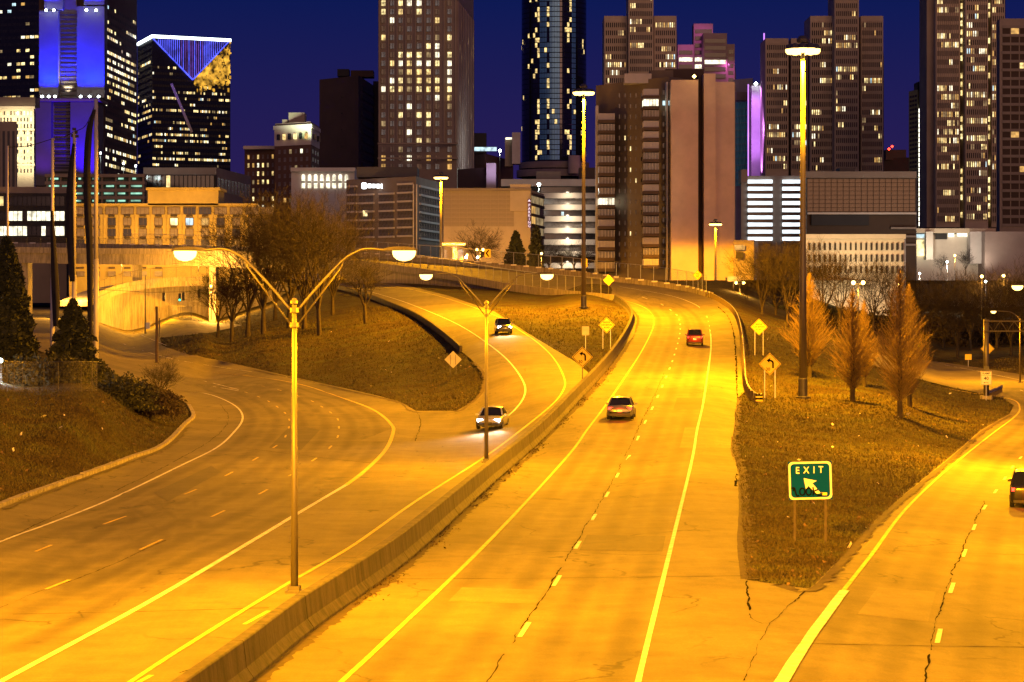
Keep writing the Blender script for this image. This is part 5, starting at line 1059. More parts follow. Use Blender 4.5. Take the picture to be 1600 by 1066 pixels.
for i, (px, w_, h_) in enumerate(((569, 8, 10), (577.5, 6, 6.5), (584, 7, 6), (591, 6.5, 6.5), (598, 6, 7.5), (604.5, 5.5, 6.5), (610.5, 5, 8))):
    kx = DS / F; plate(rrect(w_ * kx, h_ * kx, w_ * kx * .3), .3, 'sign_glow', SG, sgn, (X(px, DS) - b.o.x, DS - .45 - b.o.y, zc(290.5 + .4 * i * .5, DS) - b.zb))
b = Bld('windowless_deck', 'beige windowless panel building behind the spreading bare tree', (693, 640), (829, 640), (850, 665), 297, zb=4); b.body(W['beige']); 
PNL = wall('deck_panel', (.33, .27, .20), .12, .5)
b.grid('L', .005, .81, 298, 354, 9, 8, .985, .96, lambda r, c: PNL.name, True, name='panel', off=.12); b.box(797, 829, 288, 330, W['beige'], 'stair_tower', 639, 4); b.box(692, 830, 294, 298, W['conc'], 'roof_edge', 638.6, 4)
b.grid('R', .05, .95, 303, 400, 3, 6, .9, .72, rand_pick(3, .8, GLASS, [LIT[5], LIT[2]], (3, 1)), True, spand=W['brown'], proud=.5)
ps = b.box(824.5, 829.3, 311, 356, mat('parking_sign_panel', (.10, .02, .05), .5), 'parking_sign', 637.2, .5); PL_ = emat('parking_letters', (1, .75, .85), 1.2)
for i, ch in enumerate('PARKING'): text(ch, 1.0, PL_, ps, (X(827, 637) - b.o.x, 636.9 - b.o.y, zc(321 + i * 5.4, 637) - b.zb))
plate([(-.4, 0), (.4, 0), (0, .6)], .1, 'sign_arrow', PL_, ps, (X(827, 637) - b.o.x, 636.9 - b.o.y, zc(315, 637) - b.zb))
b = Bld('banded_office', 'office of white and dark horizontal bands left of the apartments', (785, 750), (932, 750), (935, 780), 281, zb=4); b.body(W['dark'])
b.box(783, 932, 280, 291, W['white'], 'white_band', 748, 3); b.box(838, 876, 268, 281, W['conc'], 'roof_house', 756, 8); b.box(905, 930, 262, 281, W['brown'], 'roof_house', 758, 8)
for i in range(7): b.box(843, 932, 301.5 + i * 18.2, 310 + i * 18.2, W['white'], 'white_band', 748, 3)
for i in range(7): b.box(845, 932, 291.5 + i * 18.2 + 1, 301 + i * 18.2, GLASSP if i % 2 else GLASS, 'window_band', 749.6, .3)
b.box(877, 881, 331, 337, LIT[4], 'lit_window', 749.3, .3); b.box(908, 911, 350, 353, LIT[4], 'lit_window', 749.3, .3)
for i in range(7): flood(b, 888, 301 + i * 18.2 - 1.5, 744.5, 1500, (1, .80, .55), (math.radians(30), 0, 0), 170, .3)
b = Bld('pavilion', 'small white pavilion with a flat roof beyond the viaduct', (694, 540), (724, 538), (728, 550), 381, zb=6); b.body(W['white'], b.z(425), b.z(390)); b.box(690, 727, 380, 383, W['white'], 'flat_roof', 535, 6); b.box(707, 714, 385, 425, W['white'], 'pier', 536, 1.5)
b = Bld('small_shop_block', 'small dim block with lit ground floor between blank tower and garage', (1146, 600), (1178, 598), (1185, 620), 375, zb=2); b.body(W['conc']); b.box(1148, 1164, 383, 391, LIT[2], 'lit_window', 597.5, .3); b.box(1150, 1162, 394, 404, W['dark'], 'dark_window', 597.5, .3)
for i in range(9): b.box(1150 + i * 5.5, 1153 + i * 5.5, 464, 468, [LIT[3], LIT[2], RED][i % 3], 'shop_light', 597.5, .3)
# ---- curved ramp wall behind the signals
cw_ = [P(a, bb, c * K) for a, bb, c in ((140, 470, 292), (170, 457, 300), (200, 448, 306), (250, 441, 312), (320, 439, 316), (400, 443, 318), (470, 450, 320))]
cw_ = smooth_path(cw_, 6); r = empty('curved_ramp', cw_[10], 0, 'curved concrete ramp bridge behind the traffic signals', 'bridge'); o0 = cw_[10]
sweep([(0, 0), (0, .9), (-.3, .9), (-.3, 0)], cw_, 'parapet', CONC2, r, -1, o0); sweep([(.2, -1.1), (.2, 0), (-6, 0), (-6, -1.1)], cw_, 'deck', CONC2, r, -1, o0)
mb = MB(); vs = []
for q in cw_: vs += [q - o0 + Vector((0, 7, -.5)), q - o0 + Vector((0, 7, -9))]
mb.add(vs, [(2 * i, 2 * i + 1, 2 * i + 3, 2 * i + 2) for i in range(len(cw_) - 1)]); mb.build('back_wall', CONC2, r)
light(r, P(262, 452, 300 * K) - o0, 30000, SODIUM, 'POINT', radius=.6)  # bare point light without a fixture, added to brighten the curved ramp
fence([p_ + Vector((0, -.1, 0)) for p_ in cw_], 2.2, 'chain_link_fence', 'chain link fence on the curved ramp behind the signals', 3.6, .85, .04, DSTEEL)
town_lamp(190, 425, 402, 566, 'added hidden sodium lamp between viaduct and motel left of the middle', 40000); town_lamp(310, 425, 402, 566, 'added hidden sodium lamp between viaduct and motel at the right', 40000); town_lamp(730, 425, 399, 612, 'added hidden sodium lamp below the windowless deck', 16000); town_lamp(800, 425, 404, 612, 'added hidden sodium lamp before the parking stair', 16000); town_lamp(610, 425, 404, 640, 'added hidden sodium lamp before the sign office', 20000); town_lamp(330, 500, 448, 500, 'added sodium lamp under the viaduct lighting the curved ramp', 70000); town_lamp(116, 505, 440, 486, 'added sodium lamp before the viaduct hidden behind the floodlight pole', 36000)  # lamps added to brighten motel, deck, office and viaduct, mostly hidden from view
fence(GP([(40, 478), (100, 480), (150, 484), (230, 492), (300, 500)], 5), 2.5, 'chain_link_fence', 'chain link fence along the road below the viaduct', 3.6, 0, .04, DSTEEL)
# ------------------------------------------------------------------ trees and shrubs
BARK = mat('bark', (.042, .031, .022), .95, 0, .35, 2.0, .4, 8); BARKD = mat('bark_dark', (.045, .032, .024), .95, 0, .35, 2.0); TWIG = mat('twigs', (.024, .017, .011), .9, 0, .3, .5); TWIGD = mat('twigs_dark', (.055, .036, .024), .9, 0, .3, .5)
CONET = mat('cone_twigs', (.17, .115, .05), .9, 0, .3, .6); LEAFD = mat('evergreen_leaf', (.012, .016, .008), .8, 0, .4, .8); LEAFB = mat('shrub_leaf', (.026, .028, .012), .7, 0, .4, .8)
def seg_mesh(segs, n=3):
    S = np.array(segs, float); a, b, ra, rb = S[:, :3], S[:, 3:6], S[:, 6], S[:, 7]; d = b - a; d /= np.maximum(np.linalg.norm(d, axis=1, keepdims=True), 1e-9)
    up = np.where(np.abs(d[:, 2:3]) < .9, np.array([[0, 0, 1.0]]), np.array([[1.0, 0, 0]])); u = np.cross(d, up); u /= np.linalg.norm(u, axis=1, keepdims=True); v = np.cross(d, u); V = []
    for base, r in ((a, ra), (b, rb)):
        for k in range(n):
            t = 2 * math.pi * k / n; V.append(base + (u * math.cos(t) + v * math.sin(t)) * r[:, None])
    V = np.stack(V, 1).reshape(-1, 3); o = np.arange(len(S))[:, None] * 2 * n
    Fq = np.concatenate([o + np.array([[k, (k + 1) % n, n + (k + 1) % n, n + k]]) for k in range(n)], 0); return V, Fq
def bare_tree(seed, H, r0=.3, spread=.5, first=.22, leaders=5, levels=5, kids=4, up=.25, rmin=.022):
    r = random.Random(seed); thick = []; thin = []
    def br(p, d, Ln, rad, lv):
        n = 4 if lv < 2 else 3; nodes = []
        for i in range(n):
            q = p + d * (Ln / n); r2 = max(rad * .84, rmin * .7); (thick if rad > .075 else thin).append((*p, *q, rad, r2)); p = q; rad = r2; nodes.append((p, d, rad))
            d = (d + Vector((r.gauss(0, .16), r.gauss(0, .16), r.gauss(0, .1) + up * .35))).normalized()
        if lv >= levels: return
        for j in range(kids + (1 if lv == 1 else 0)):
            pp, dd, rr = nodes[-1] if j == 0 else nodes[r.randrange(0 if lv > 1 else 1, n)]; ax = Vector((r.gauss(0, 1), r.gauss(0, 1), r.gauss(0, .5))); ax = (ax - ax.dot(dd) * dd).normalized(); an = r.uniform(.1, .35) if j == 0 else r.uniform(.45, .95)
            nd = (dd * math.cos(an) + ax * math.sin(an)).normalized(); br(pp, nd, Ln * r.uniform(.58, .80), max(rr * (.8 if j == 0 else .58), rmin), lv + 1)
    th = H * first; p = Vector((0, 0, -.4)); q = Vector((r.gauss(0, .12), r.gauss(0, .12), th)); thick += [(*p, *(p.lerp(q, .5)), r0 * 1.25, r0), (*(p.lerp(q, .5)), *q, r0, r0 * .85)]
    for k in range(leaders):
        a = 2 * math.pi * (k + r.random() * .6) / leaders; s = spread * r.uniform(.5, 1.1) * (0.35 if k == 0 else 1); br(q if k % 2 == 0 else p.lerp(q, .85), Vector((math.cos(a) * s, math.sin(a) * s, 1)).normalized(), H * .34 * r.uniform(.85, 1.1), r0 * .55, 1)
    return thick, thin
def tree_from(name, thick, thin, mt, mc, loc, label, cat='tree', group=None, rz=0, s=1.0):
    root = empty(name, loc, rz, label, cat, group); root.scale = (s, s, s)
    V, Fq = seg_mesh(thick, 6); np_mesh('trunk', V, Fq, mt, root, smooth=True); V, Fq = seg_mesh(thin, 3); np_mesh('crown', V, Fq, mc, root); return root
PROTO = {}
def plant_bare(key, px, pyb, pyt, label, group, params, D=None, mt=BARK, mc=TWIG, rz=None):
    p = G(px, pyb) if D is None else P(px, pyb, D); H = (pyb - pyt) * p.y / F
    if key not in PROTO:
        th, tn = bare_tree(**params); V, Fq = seg_mesh(th, 6); V2, F2 = seg_mesh(tn, 3); hh = max(V[:, 2].max(), V2[:, 2].max())
        root = tree_from('bare_tree', th, tn, mt, mc, p, label, 'tree', group); PROTO[key] = (root, hh)
    else:
        src, hh = PROTO[key]; root = copy_tree(src); root.location = p; root['label'] = label; root['group'] = group
    k = H / PROTO[key][1]; root.scale = (k, k, k); root.rotation_euler = (0, 0, rnd.random() * 6.28 if rz is None else rz); return root
def register(root):  # children by source for copying
    KIDS[root.name] = list(root.children)
g1 = 'bare winter trees on the bank between road and ramp'
pa = dict(seed=11, H=20, r0=.42, spread=.42, leaders=8, levels=6, kids=3, rmin=.022); pb = dict(seed=12, H=20, r0=.36, spread=.36, leaders=7, levels=6, kids=3, rmin=.022); pc = dict(seed=13, H=12, r0=.30, spread=.85, leaders=6, levels=5, kids=4, first=.3, rmin=.016)
plant_bare('A', 412, 522, 290, 'tall bare tree left of the near lamp post, its crown against the office', g1, pa); register(PROTO['A'][0])
plant_bare('B', 452, 512, 278, 'tallest bare tree behind the near lamp post', g1, pb); register(PROTO['B'][0])
plant_bare('C', 571, 506, 366, 'single spreading bare tree beside the ramp wall', g1, pc); register(PROTO['C'][0])
for key, px, py, pt, lab in (('B', 387, 526, 318, 'bare tree at the left of the tall group on the bank'), ('A', 476, 514, 292, 'bare tree right of the near lamp post'), ('B', 499, 524, 298, 'forked bare tree at the right of the tall group'), ('C', 362, 534, 372, 'low bare tree at the left foot of the group'), ('A', 430, 500, 330, 'bare tree at the back of the group on the bank'), ('C', 340, 528, 400, 'smallest bare tree before the traffic signals'), ('A', 520, 492, 322, 'bare tree behind the ramp wall beside the office')):
    plant_bare(key, px, py, pt, lab, g1, None)
g2 = 'bare trees behind the guard rail at the right'
for key, px, py, pt, D, lab in (('B', 1192, 505, 372, 372, 'bare tree with dark forked trunk behind the guard rail sign'), ('A', 1212, 505, 380, 385, 'bare tree left of the tall lamp mast'), ('B', 1230, 520, 365, 350, 'thick bare tree just left of the tall lamp mast'), ('C', 1163, 490, 420, 410, 'small amber lit bare tree right of the blank tower'), ('A', 1285, 515, 372, 370, 'bare tree between the lamp mast and the middle cone'), ('B', 1312, 520, 385, 360, 'bare tree with a pale slanting limb behind the cones'), ('A', 1365, 520, 392, 380, 'bare tree before the slot window block'), ('B', 1393, 515, 398, 390, 'bare tree behind the tallest cone')):
    plant_bare(key, px, py, pt, lab, g2, None, D)
g3 = 'dark bare trees along the far side of the exit road'
labs3 = ['leftmost', 'second', 'third', 'fourth', 'fifth', 'sixth', 'seventh', 'eighth', 'ninth', 'rightmost']
for i, (px, py, pt, D) in enumerate(((1432, 545, 420, 420), (1452, 560, 432, 395), (1475, 548, 418, 430), (1496, 560, 425, 400), (1517, 550, 412, 425), (1538, 560, 422, 400), (1558, 552, 405, 430), (1580, 562, 415, 400), (1604, 555, 395, 420), (1628, 560, 400, 400))):
    plant_bare('ABC'[i % 3], px, py, pt, labs3[i] + ' dark bare tree along the far edge of the exit road', g3, None, D)
pd = dict(seed=17, H=10, r0=.3, spread=1.3, leaders=7, levels=5, kids=4, first=.25, up=.12, rmin=.018)
plant_bare('D', 744, 425, 340, 'wide spreading bare tree before the windowless deck', 'trees of the streets beyond the viaduct', pd, 575); register(PROTO['D'][0])
for i, px in enumerate((858, 878, 898, 918)): plant_bare('D', px, 425, 372 + 3 * (i % 2), ['first', 'second', 'third', 'fourth'][i] + ' small bare tree from the left before the banded office', 'trees of the streets beyond the viaduct', None, 640)
plant_bare('C', 1508, 430, 382, 'amber lit small bare tree before the low lit building', 'trees of the streets beyond the viaduct', None, 640); plant_bare('C', 1470, 430, 392, 'grey bare tree left of the low lit building', 'trees of the streets beyond the viaduct', None, 640)
plant_bare('C', 250, 640, 545, 'thin bare shrub around the cut off timber pole', 'shrubs by the left road', None)
# conical trees with upswept twigs
def cone_tree(seed, H, R):
    r = random.Random(seed); thick = [(0, 0, -.4, 0, 0, H * .5, .24, .12), (0, 0, H * .5, 0, 0, H, .12, .02)]; thin = []
    for i in range(300):
        if r.random() < .12: continue
        t = .10 + .88 * (i / 300) ** 1.15; z = H * t; prof = min(1, (t - .06) / .20) * (1 - max(0, t - .26) / .75) ** .85; Ln = R * 1.35 * max(.06, prof) * r.uniform(.75, 1.12); a = i * 2.39996 + r.gauss(0, .2); el = .55 + .5 * t + r.gauss(0, .08)
        d = Vector((math.cos(a) * math.cos(el), math.sin(a) * math.cos(el), math.sin(el))); p = Vector((0, 0, z - Ln * math.sin(el) * .35)); rad = .055
        if p.z < H * .07: p.z = H * .07
        for k in range(4):
            q = p + d * Ln / 4; thin.append((*p, *q, rad, rad * .7)); rad *= .7
            for j in range(4):
                b_ = p.lerp(q, r.random()); e = (d + Vector((r.gauss(0, .5), r.gauss(0, .5), r.gauss(.25, .3)))).normalized() * Ln * r.uniform(.10, .26); m_ = b_ + e; thin.append((*b_, *m_, .009, .007))
                e2 = (e.normalized() + Vector((r.gauss(0, .4), r.gauss(0, .4), .3))).normalized() * Ln * .12; thin.append((*m_, *(m_ + e2), .008, .005))
            p = q; d = (d + Vector((r.gauss(0, .06), r.gauss(0, .06), .07))).normalized()
    return thick, thin
g4 = 'conical bare trees in a row on the slope'
for i, (px, py, pt, wpx, lab) in enumerate(((1265, 590, 428, 74, 'conical bare tree half behind the tall lamp mast'), (1332, 627, 456, 78, 'shorter conical bare tree in the middle of the row'), (1406, 650, 434, 98, 'tallest conical bare tree at the right of the row'), (1350, 604, 470, 60, 'conical bare tree behind the middle one of the row'), (1421, 636, 450, 74, 'conical bare tree just behind the tallest one'))):
    p = G(px, py); k = p.y / F; th, tn = cone_tree(30 + i, (py - pt) * k * (1.02 + .03 * (i % 3)), wpx * k / 2 * (1.12, 1.0, 1.05, .9, 1.0)[i]); tree_from('conical_tree', th, tn, BARK, CONET, p, lab, 'tree', g4)
# evergreens and shrubs made of small leaves
def leaf_cloud(seed, n, fn, size, squash=.6):
    r = np.random.RandomState(seed); c = fn(r, n); d1 = r.normal(size=(n, 3)); d1 /= np.linalg.norm(d1, axis=1, keepdims=True); d2 = np.cross(d1, r.normal(size=(n, 3))); d2 /= np.linalg.norm(d2, axis=1, keepdims=True); s = (size * (.5 + r.rand(n)))[:, None]
    V = np.stack([c - d1 * s, c + d2 * s * .5, c + d1 * s, c - d2 * s * .5], 1).reshape(-1, 3); return V, np.arange(4 * n).reshape(-1, 4)
def conifer_fn(H, R, lumpy=.25, p=.8):
    def f(r, n):
        t = r.rand(n) ** 1.25; a = r.rand(n) * 2 * math.pi; lump = 1 + lumpy * np.sin(a * 3 + t * 14) * np.cos(a * 5 - t * 23); rad = R * (1 - t) ** p * lump * np.sqrt(.25 + .75 * r.rand(n)); rad *= np.minimum(1, (t + .04) * 9); return np.stack([rad * np.cos(a), rad * np.sin(a), .1 + t * H], 1)
    return f
def bush_fn(rx, ry, rz_):
    def f(r, n):
        d = r.normal(size=(n, 3)); d /= np.linalg.norm(d, axis=1, keepdims=True); d[:, 2] = np.abs(d[:, 2]); q = (.55 + .45 * r.rand(n)) * (1 + .22 * np.sin(d[:, 0] * 7 + 1) * np.cos(d[:, 1] * 6) + .15 * np.sin(d[:, 2] * 11 + d[:, 0] * 9)); return d * q[:, None] * np.array([[rx, ry, rz_]])
    return f
def leafy(name, label, px, pyb, D, fn, n, size, m, H, seed, cat='shrub', group='evergreens and shrubs by the left road'):
    p = G(px, pyb) if D is None else P(px, pyb, D); root = empty(name, p, 0, label, cat, group); V, Fq = leaf_cloud(seed, n, fn, size); np_mesh('crown', V, Fq, m, root); MB().tube([(0, 0, -.5), (0, 0, H * .8)], [.16, .04], 7).build('trunk', BARKD, root); return root
k = 196 / F
leafy('conifer', 'big dark conifer at the left edge', 10, 590, 196, conifer_fn(215 * k, 52 * k, .16, .62), 15000, .26, LEAFD, 12, 1, 'tree'); k = 186 / F
leafy('conifer', 'smaller ragged dark conifer before the lit pole', 114, 600, 186, conifer_fn(128 * k, 46 * k, .35, .7), 8000, .24, LEAFD, 6, 2, 'tree')
for i, (px, py, rx, rz_, lab) in enumerate(((45, 606, 2.1, 2.2, 'dark rounded shrub right of the white yard lamp'), (95, 606, 2.2, 2.3, 'dark rounded shrub below the ragged conifer'), (140, 604, 1.8, 1.7, 'small dark shrub at the end of the fence'), (0, 604, 2.2, 1.9, 'dark shrub behind the fence at the left edge'))): leafy('shrub', lab, px, py, 172 + 3 * i, bush_fn(rx, rx, rz_), 3500, .14, LEAFB, 1.6, 5 + i)
leafy('shrub', 'dense low shrub on the bank beside the left road', 190, 640, 172, bush_fn(2.5, 2.0, 2.4), 5200, .12, LEAFB, 2, 15); leafy('shrub', 'wild brown shrub leaning over the kerb of the left road', 235, 648, 176, bush_fn(2.4, 1.8, 1.9), 4200, .12, mat('dry_leaf', (.045, .03, .016), .8), 2, 16)
leafy('conifer', 'dark conifer by the chevron sign beyond the viaduct', 806, 425, 590, conifer_fn(62 * 590 / F, 20 * 590 / F, .3, .7), 3000, .5, LEAFD, 7, 18, 'tree', 'trees of the streets beyond the viaduct'); leafy('conifer', 'amber lit climbing shrub on the parking stair', 838, 425, 632, conifer_fn(70 * 632 / F, 13 * 632 / F, .3, .4), 2500, .45, LEAFB, 9, 19, 'tree', 'trees of the streets beyond the viaduct')
leafy('hedge', 'long dark thicket behind the guard rail and lamp mast', 1225, 505, 420, bush_fn(11, 4, 3.2), 9000, .25, LEAFD, 2, 20, 'hedge', None); leafy('hedge', 'long dark thicket beyond the exit road', 1510, 556, 445, bush_fn(17, 5, 7.5), 14000, .3, mat('thicket', (.03, .022, .014), .9), 4, 21, 'hedge', None); leafy('hedge', 'dark thicket behind the conical trees', 1360, 530, 415, bush_fn(14, 4, 5.0), 11000, .28, MATS['thicket'], 3, 22, 'hedge', None)
# ------------------------------------------------------------------ grass, fallen leaves, litter
gr_ = np.random.RandomState(5)
def scatter(n, ymin, ymax, bias=1.0):
    q = np.stack([gr_.uniform(-60, 1660, n), ymin + (ymax - ymin) * gr_.rand(n) ** bias], 1); ok = np.ones(n, bool)
    for poly in ROADS: ok &= ~inside(poly, q)
    ok &= ~((q[:, 1] < 500) & ((q[:, 0] < 540) | (q[:, 0] > 1140))); ok &= ~((q[:, 1] < 560) & (q[:, 0] > 1440)); ok &= ~((q[:, 1] < 610) & (q[:, 0] < 160)); return q[ok]
def grass_mat():
    m, n, l, p = newmat('grass_blades'); p.inputs['Roughness'].default_value = .9; g = n.new('ShaderNodeNewGeometry'); cr_ = []
    for sc_ in (.25, 6): q = n.new('ShaderNodeTexNoise'); q.inputs['Scale'].default_value = sc_; q.inputs['Detail'].default_value = 5; l.new(g.outputs['Position'], q.inputs['Vector']); cr_.append(q.outputs[0])
    ad = n.new('ShaderNodeMath'); ad.operation = 'MULTIPLY_ADD'; l.new(cr_[1], ad.inputs[0]); ad.inputs[1].default_value = .6; l.new(cr_[0], ad.inputs[2]); r = n.new('ShaderNodeValToRGB'); l.new(ad.outputs[0], r.inputs[0]); c = r.color_ramp; c.elements[0].position = .6; c.elements[0].color = (.036, .024, .010, 1); c.elements[1].position = 1.0; c.elements[1].color = (.085, .090, .030, 1); e = c.elements.new(.8); e.color = (.066, .050, .018, 1); l.new(r.outputs[0], p.inputs['Base Color']); return m
q = np.concatenate([scatter(330000, 480, 930), scatter(220000, 620, 930)]); B0 = G_np(q, -.02); n = len(q); print('grass tufts', n)
hh = (.03 + .11 * gr_.rand(n) ** 2) * (1 + B0[:, 1] / 260); aa = gr_.rand(n) * 6.283; ww = .012 + .00014 * B0[:, 1]; ln = gr_.normal(size=(n, 2)) * .09
V = np.stack([B0 + np.stack([np.cos(aa) * ww, np.sin(aa) * ww, 0 * aa], 1), B0 - np.stack([np.cos(aa) * ww, np.sin(aa) * ww, 0 * aa], 1), B0 + np.stack([ln[:, 0], ln[:, 1], hh], 1)], 1).reshape(-1, 3)
tag(np_mesh('grass', V, np.arange(3 * n).reshape(-1, 3), grass_mat()), 'short dry winter grass on the banks and islands', 'grass', kind='stuff')
def litter(q, name, label, m, s0, s1, off=.05):
    B = G_np(q, off); n = len(q); a = gr_.rand(n) * 6.283; s = (s0 + (s1 - s0) * gr_.rand(n) ** 3) * (1 + B[:, 1] / 400); u = np.stack([np.cos(a), np.sin(a), gr_.normal(size=n) * .5], 1) * s[:, None]; v = np.stack([-np.sin(a), np.cos(a), gr_.normal(size=n) * .5], 1) * s[:, None] * .6
    tag(np_mesh(name, np.stack([B - u, B + v, B + u, B - v], 1).reshape(-1, 3), np.arange(4 * n).reshape(-1, 4), m), label, 'leaves' if 'leav' in name else 'litter', kind='stuff')
litter(scatter(3200, 490, 920), 'fallen_leaves', 'fallen brown leaves on the grass', mat('dead_leaf', (.13, .08, .035), .9, 0, .5, 3), .05, .12); litter(scatter(420, 500, 920), 'paper_litter', 'small pale scraps of litter on the grass', mat('litter_pale', (.60, .55, .45), .8), .05, .16, .08)
qb = []
for p_, d_ in along(sub_path(bp, 25, 190), .12):
    if math.sin(p_.y * .35) + math.sin(p_.y * 1.13) + .5 * math.sin(p_.y * 2.7) > .55:
        o_ = p_ + Vector((d_.y, -d_.x, 0)) * (abs(gr_.normal()) * .28 + .02); qb.append((800 + F * o_.x / o_.y, HY + F * (CZ - o_.z) / o_.y))
litter(np.array(qb * 3) + gr_.normal(size=(3 * len(qb), 2)) * 1.2, 'leaf_drift', 'dark drifts of dead leaves along the foot of the barrier', mat('leaf_drift', (.05, .032, .018), .95), .02, .06, .03)
# ------------------------------------------------------------------ vehicles, at rest where the traffic runs
TYRE = mat('tyre_rubber', (.015, .015, .015), .9); RIM = mat('wheel_rim', (.45, .45, .46), .35, .8, var=.1); CGLASS = mat('car_glass', (.012, .014, .016), .06); HEAD = emat('headlamp_glass', (1, .97, .88), 60); TAIL = emat('tail_lamp_glass', (1, .035, .015), 7); TRIM = mat('black_trim', (.02, .02, .02), .6); PLATE = mat('number_plate', (.6, .6, .58), .5)
def paint(name, col):
    m = mat(name, col, .32, .25, var=.05, scale=1.0); b = m.node_tree.nodes['Principled BSDF']; b.inputs['Coat Weight'].default_value = .6; b.inputs['Coat Roughness'].default_value = .08; return m
def car(name, label, pt, suv, front_lit, loc, heading, group):
    r = empty(name, loc, heading, label, 'car', group); h = .18 if suv else 0
    st = [(-2.32, .62, .42, .70), (-2.26, .80, .30, .86), (-2.0, .87, .24, .97), (-1.5, .90, .22, 1.0), (-.8, .91, .20, .96), (0, .91, .20, .95), (.8, .90, .20, .94), (1.2, .89, .22, .90), (1.75, .87, .24, .82), (2.1, .80, .28, .72), (2.28, .66, .34, .60)]
    mb = MB(); vs = []; ns = 12
    for x, w_, zb, zs in st:
        if suv and x < -1: zs += .1
        zs += h; half = [(0, zb), (w_ * .88, zb), (w_, zb + .14), (w_ * 1.0, zs - .26), (w_ * .96, zs - .10), (w_ * .84, zs - .015), (0, zs)]
        ring = half + [(-y, z) for y, z in half[-2:0:-1]]; vs += [(x, y, z) for y, z in ring]
    n = 12; fs = [(i * n + k, i * n + (k + 1) % n, (i + 1) * n + (k + 1) % n, (i + 1) * n + k) for i in range(len(st) - 1) for k in range(n)] + [tuple(range(n))[::-1], tuple((len(st) - 1) * n + k for k in range(n))]
    mb.add(vs, fs); body = mb.build('body', pt, r, True)
    zb, zr = .93 + h, (1.43 if not suv else 1.74); xb0, xb1, xt0, xt1 = (-1.85, 1.0, -1.05, .22) if not suv else (-2.18, 1.0, -1.95, .25); wb, wt = .80, .62 if not suv else .66
    c8 = [(xb0, -wb, zb), (xb1, -wb, zb), (xb1, wb, zb), (xb0, wb, zb), (xt0, -wt, zr), (xt1, -wt, zr), (xt1, wt, zr), (xt0, wt, zr)]
    for nm, f in (('side_window', (0, 1, 5, 4)), ('windscreen', (1, 2, 6, 5)), ('side_window', (2, 3, 7, 6)), ('rear_window', (3, 0, 4, 7))): MB().add([c8[i] for i in f], [(0, 1, 2, 3)]).build(nm, CGLASS, r)
    roof = MB(); rv = []
    for x in (xt0 - .06, xt0 + .15, (xt0 + xt1) / 2, xt1 - .15, xt1 + .08):
        e = .035 if xt0 < x < xt1 else 0; rv += [(x, -wt - .03, zr - .02), (x, -wt * .7, zr + .03 + e), (x, 0, zr + .05 + e), (x, wt * .7, zr + .03 + e), (x, wt + .03, zr - .02)]
    roof.add(rv, [(5 * i + k, 5 * i + 5 + k, 5 * i + 6 + k, 5 * i + 1 + k) for i in range(4) for k in range(4)]); roof.build('roof', pt, r, True)
    for i, j in ((0, 4), (1, 5), (2, 6), (3, 7)): MB().beam(c8[i], c8[j], .09, .07).build('pillar', pt, r)
    for s in (-1, 1): xm = (xb0 + xb1) / 2; MB().beam((xm - .1, s * wb * 1.005, zb), (xm - .15, s * wt * 1.01, zr), .05, .09).build('pillar', TRIM, r)
    for x in (-1.42, 1.42):
        for s in (-1, 1):
            t = MB(); t.lathe([(.20, -.11), (.31, -.11), (.335, -.08), (.335, .08), (.31, .11), (.20, .11)], 18); w_ = t.build('wheel', TYRE, r, True, (x, s * .80, .335)); w_.rotation_euler = (math.pi / 2, 0, 0)
            MB().lathe([(0, s * -.07), (.10, s * -.09), (.20, s * -.06), (.21, s * -.10)], 14).build('rim', RIM, w_); a_ = MB().box((x, s * .905, .46 + h * .4), (.78, .02, .18)); a_.build('wheel_arch', TRIM, r)
    for s in (-1, 1):
        hd = MB().box((2.12, s * .60, .66 + h * .7), (.20, .34, .14), s * -.3).build('headlight', HEAD if front_lit else RIM, r)
        MB().box((-2.24, s * .62, .78 + h * .8), (.10, .34, .16), s * .25).build('tail_light', TAIL, r); MB().box((.72, s * .98, .98 + h), (.14, .20, .13)).build('mirror', pt, r)
        if front_lit: light(hd, (2.35, s * .6, .68 + h * .7), 1300, (1, .86, .60), 'SPOT', 50, .9, .06, (0, math.radians(-86), 0))
    if not front_lit: light(r, (-2.55, 0, .75), 60, (1, .03, .01), 'POINT', radius=.3)
    MB().box((2.30, 0, .46), (.05, .5, .12)).build('grille', TRIM, r); MB().box((-2.335, 0, .62 + h * .5), (.02, .34, .16)).build('number_plate', PLATE, r); MB().box((2.2, 0, .30), (.2, 1.3, .12)).build('bumper', TRIM, r); MB().box((-2.24, 0, .36), (.16, 1.4, .14)).build('bumper', TRIM, r)
    return r
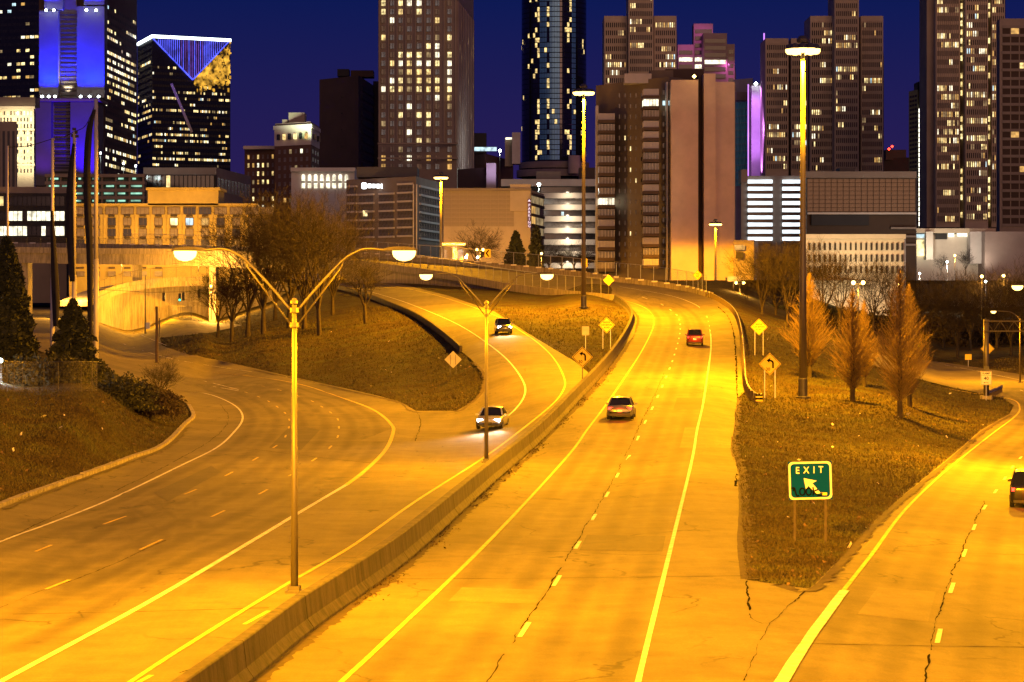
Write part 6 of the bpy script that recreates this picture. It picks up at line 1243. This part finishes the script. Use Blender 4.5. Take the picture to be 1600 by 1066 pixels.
def on_path(pts, px):
    w_ = GP(pts, 12); i = min(range(len(w_) - 1), key=lambda k: abs(800 + F * w_[k].x / w_[k].y - px)); d = w_[i + 1] - w_[i]; return w_[i], math.atan2(d.y, d.x)
RAMP_ = [(640, 456), (720, 488), (775, 514), (815, 545), (838, 575), (838, 605), (800, 648), (720, 700), (640, 748), (548, 800), (430, 862), (300, 935), (100, 1046)]
SIL = paint('paint_silver', (.38, .38, .39)); BLK = paint('paint_black', (.02, .02, .022)); WHT = paint('paint_white_car', (.65, .65, .64)); GRY = paint('paint_grey', (.12, .125, .13)); DRD = paint('paint_dark_red', (.16, .02, .02))
gA = 'cars with headlights on coming down toward the viewer'; gB = 'cars with red tail lights driving away'
w_ = GP(RAMP_, 12)
def at_row(pts, py):
    q = GP(pts, 12); i = min(range(len(q) - 1), key=lambda k: abs(HY + F * (CZ - q[k].z) / q[k].y - py)); d = q[i + 1] - q[i]; return q[i], math.atan2(d.y, d.x)
p, a = at_row(RAMP_, 668); car('sedan_car', 'silver sedan with bright headlights leaving the ramp curve beside the barrier', SIL, False, True, p, a, gA)
p, a = at_row(RAMP_, 522); car('sport_utility_car', 'dark sport utility car with headlights on in the curve of the ramp', GRY, True, True, p, a, gA)
LEFT_ = [(430, 640), (452, 690), (380, 738), (250, 800), (110, 858), (-60, 925)]
CL_ = [(640, 1066), (745, 945), (828, 855), (930, 716), (965, 664), (1000, 600), (1030, 540)]; CR_ = [(900, 1066), (960, 900), (1025, 720), (1060, 630), (1082, 560), (1086, 530), (1084, 508)]
p, a = at_row(CL_, 655); car('sedan_car', 'grey sedan with red tail lights in the left lane of the carriageway', GRY, False, False, p, a, gB)
p, a = at_row(CR_, 540); car('sport_utility_car', 'dark red sport utility car driving into the bend', DRD, True, False, p, a, gB)
RR_ = [(1545, 1066), (1552, 1000), (1566, 930), (1590, 850), (1613, 780), (1640, 740)]
p, a = at_row(RR_, 790); car('sport_utility_car', 'black sport utility car with red tail lights at the right edge', BLK, True, False, p, a, gB)
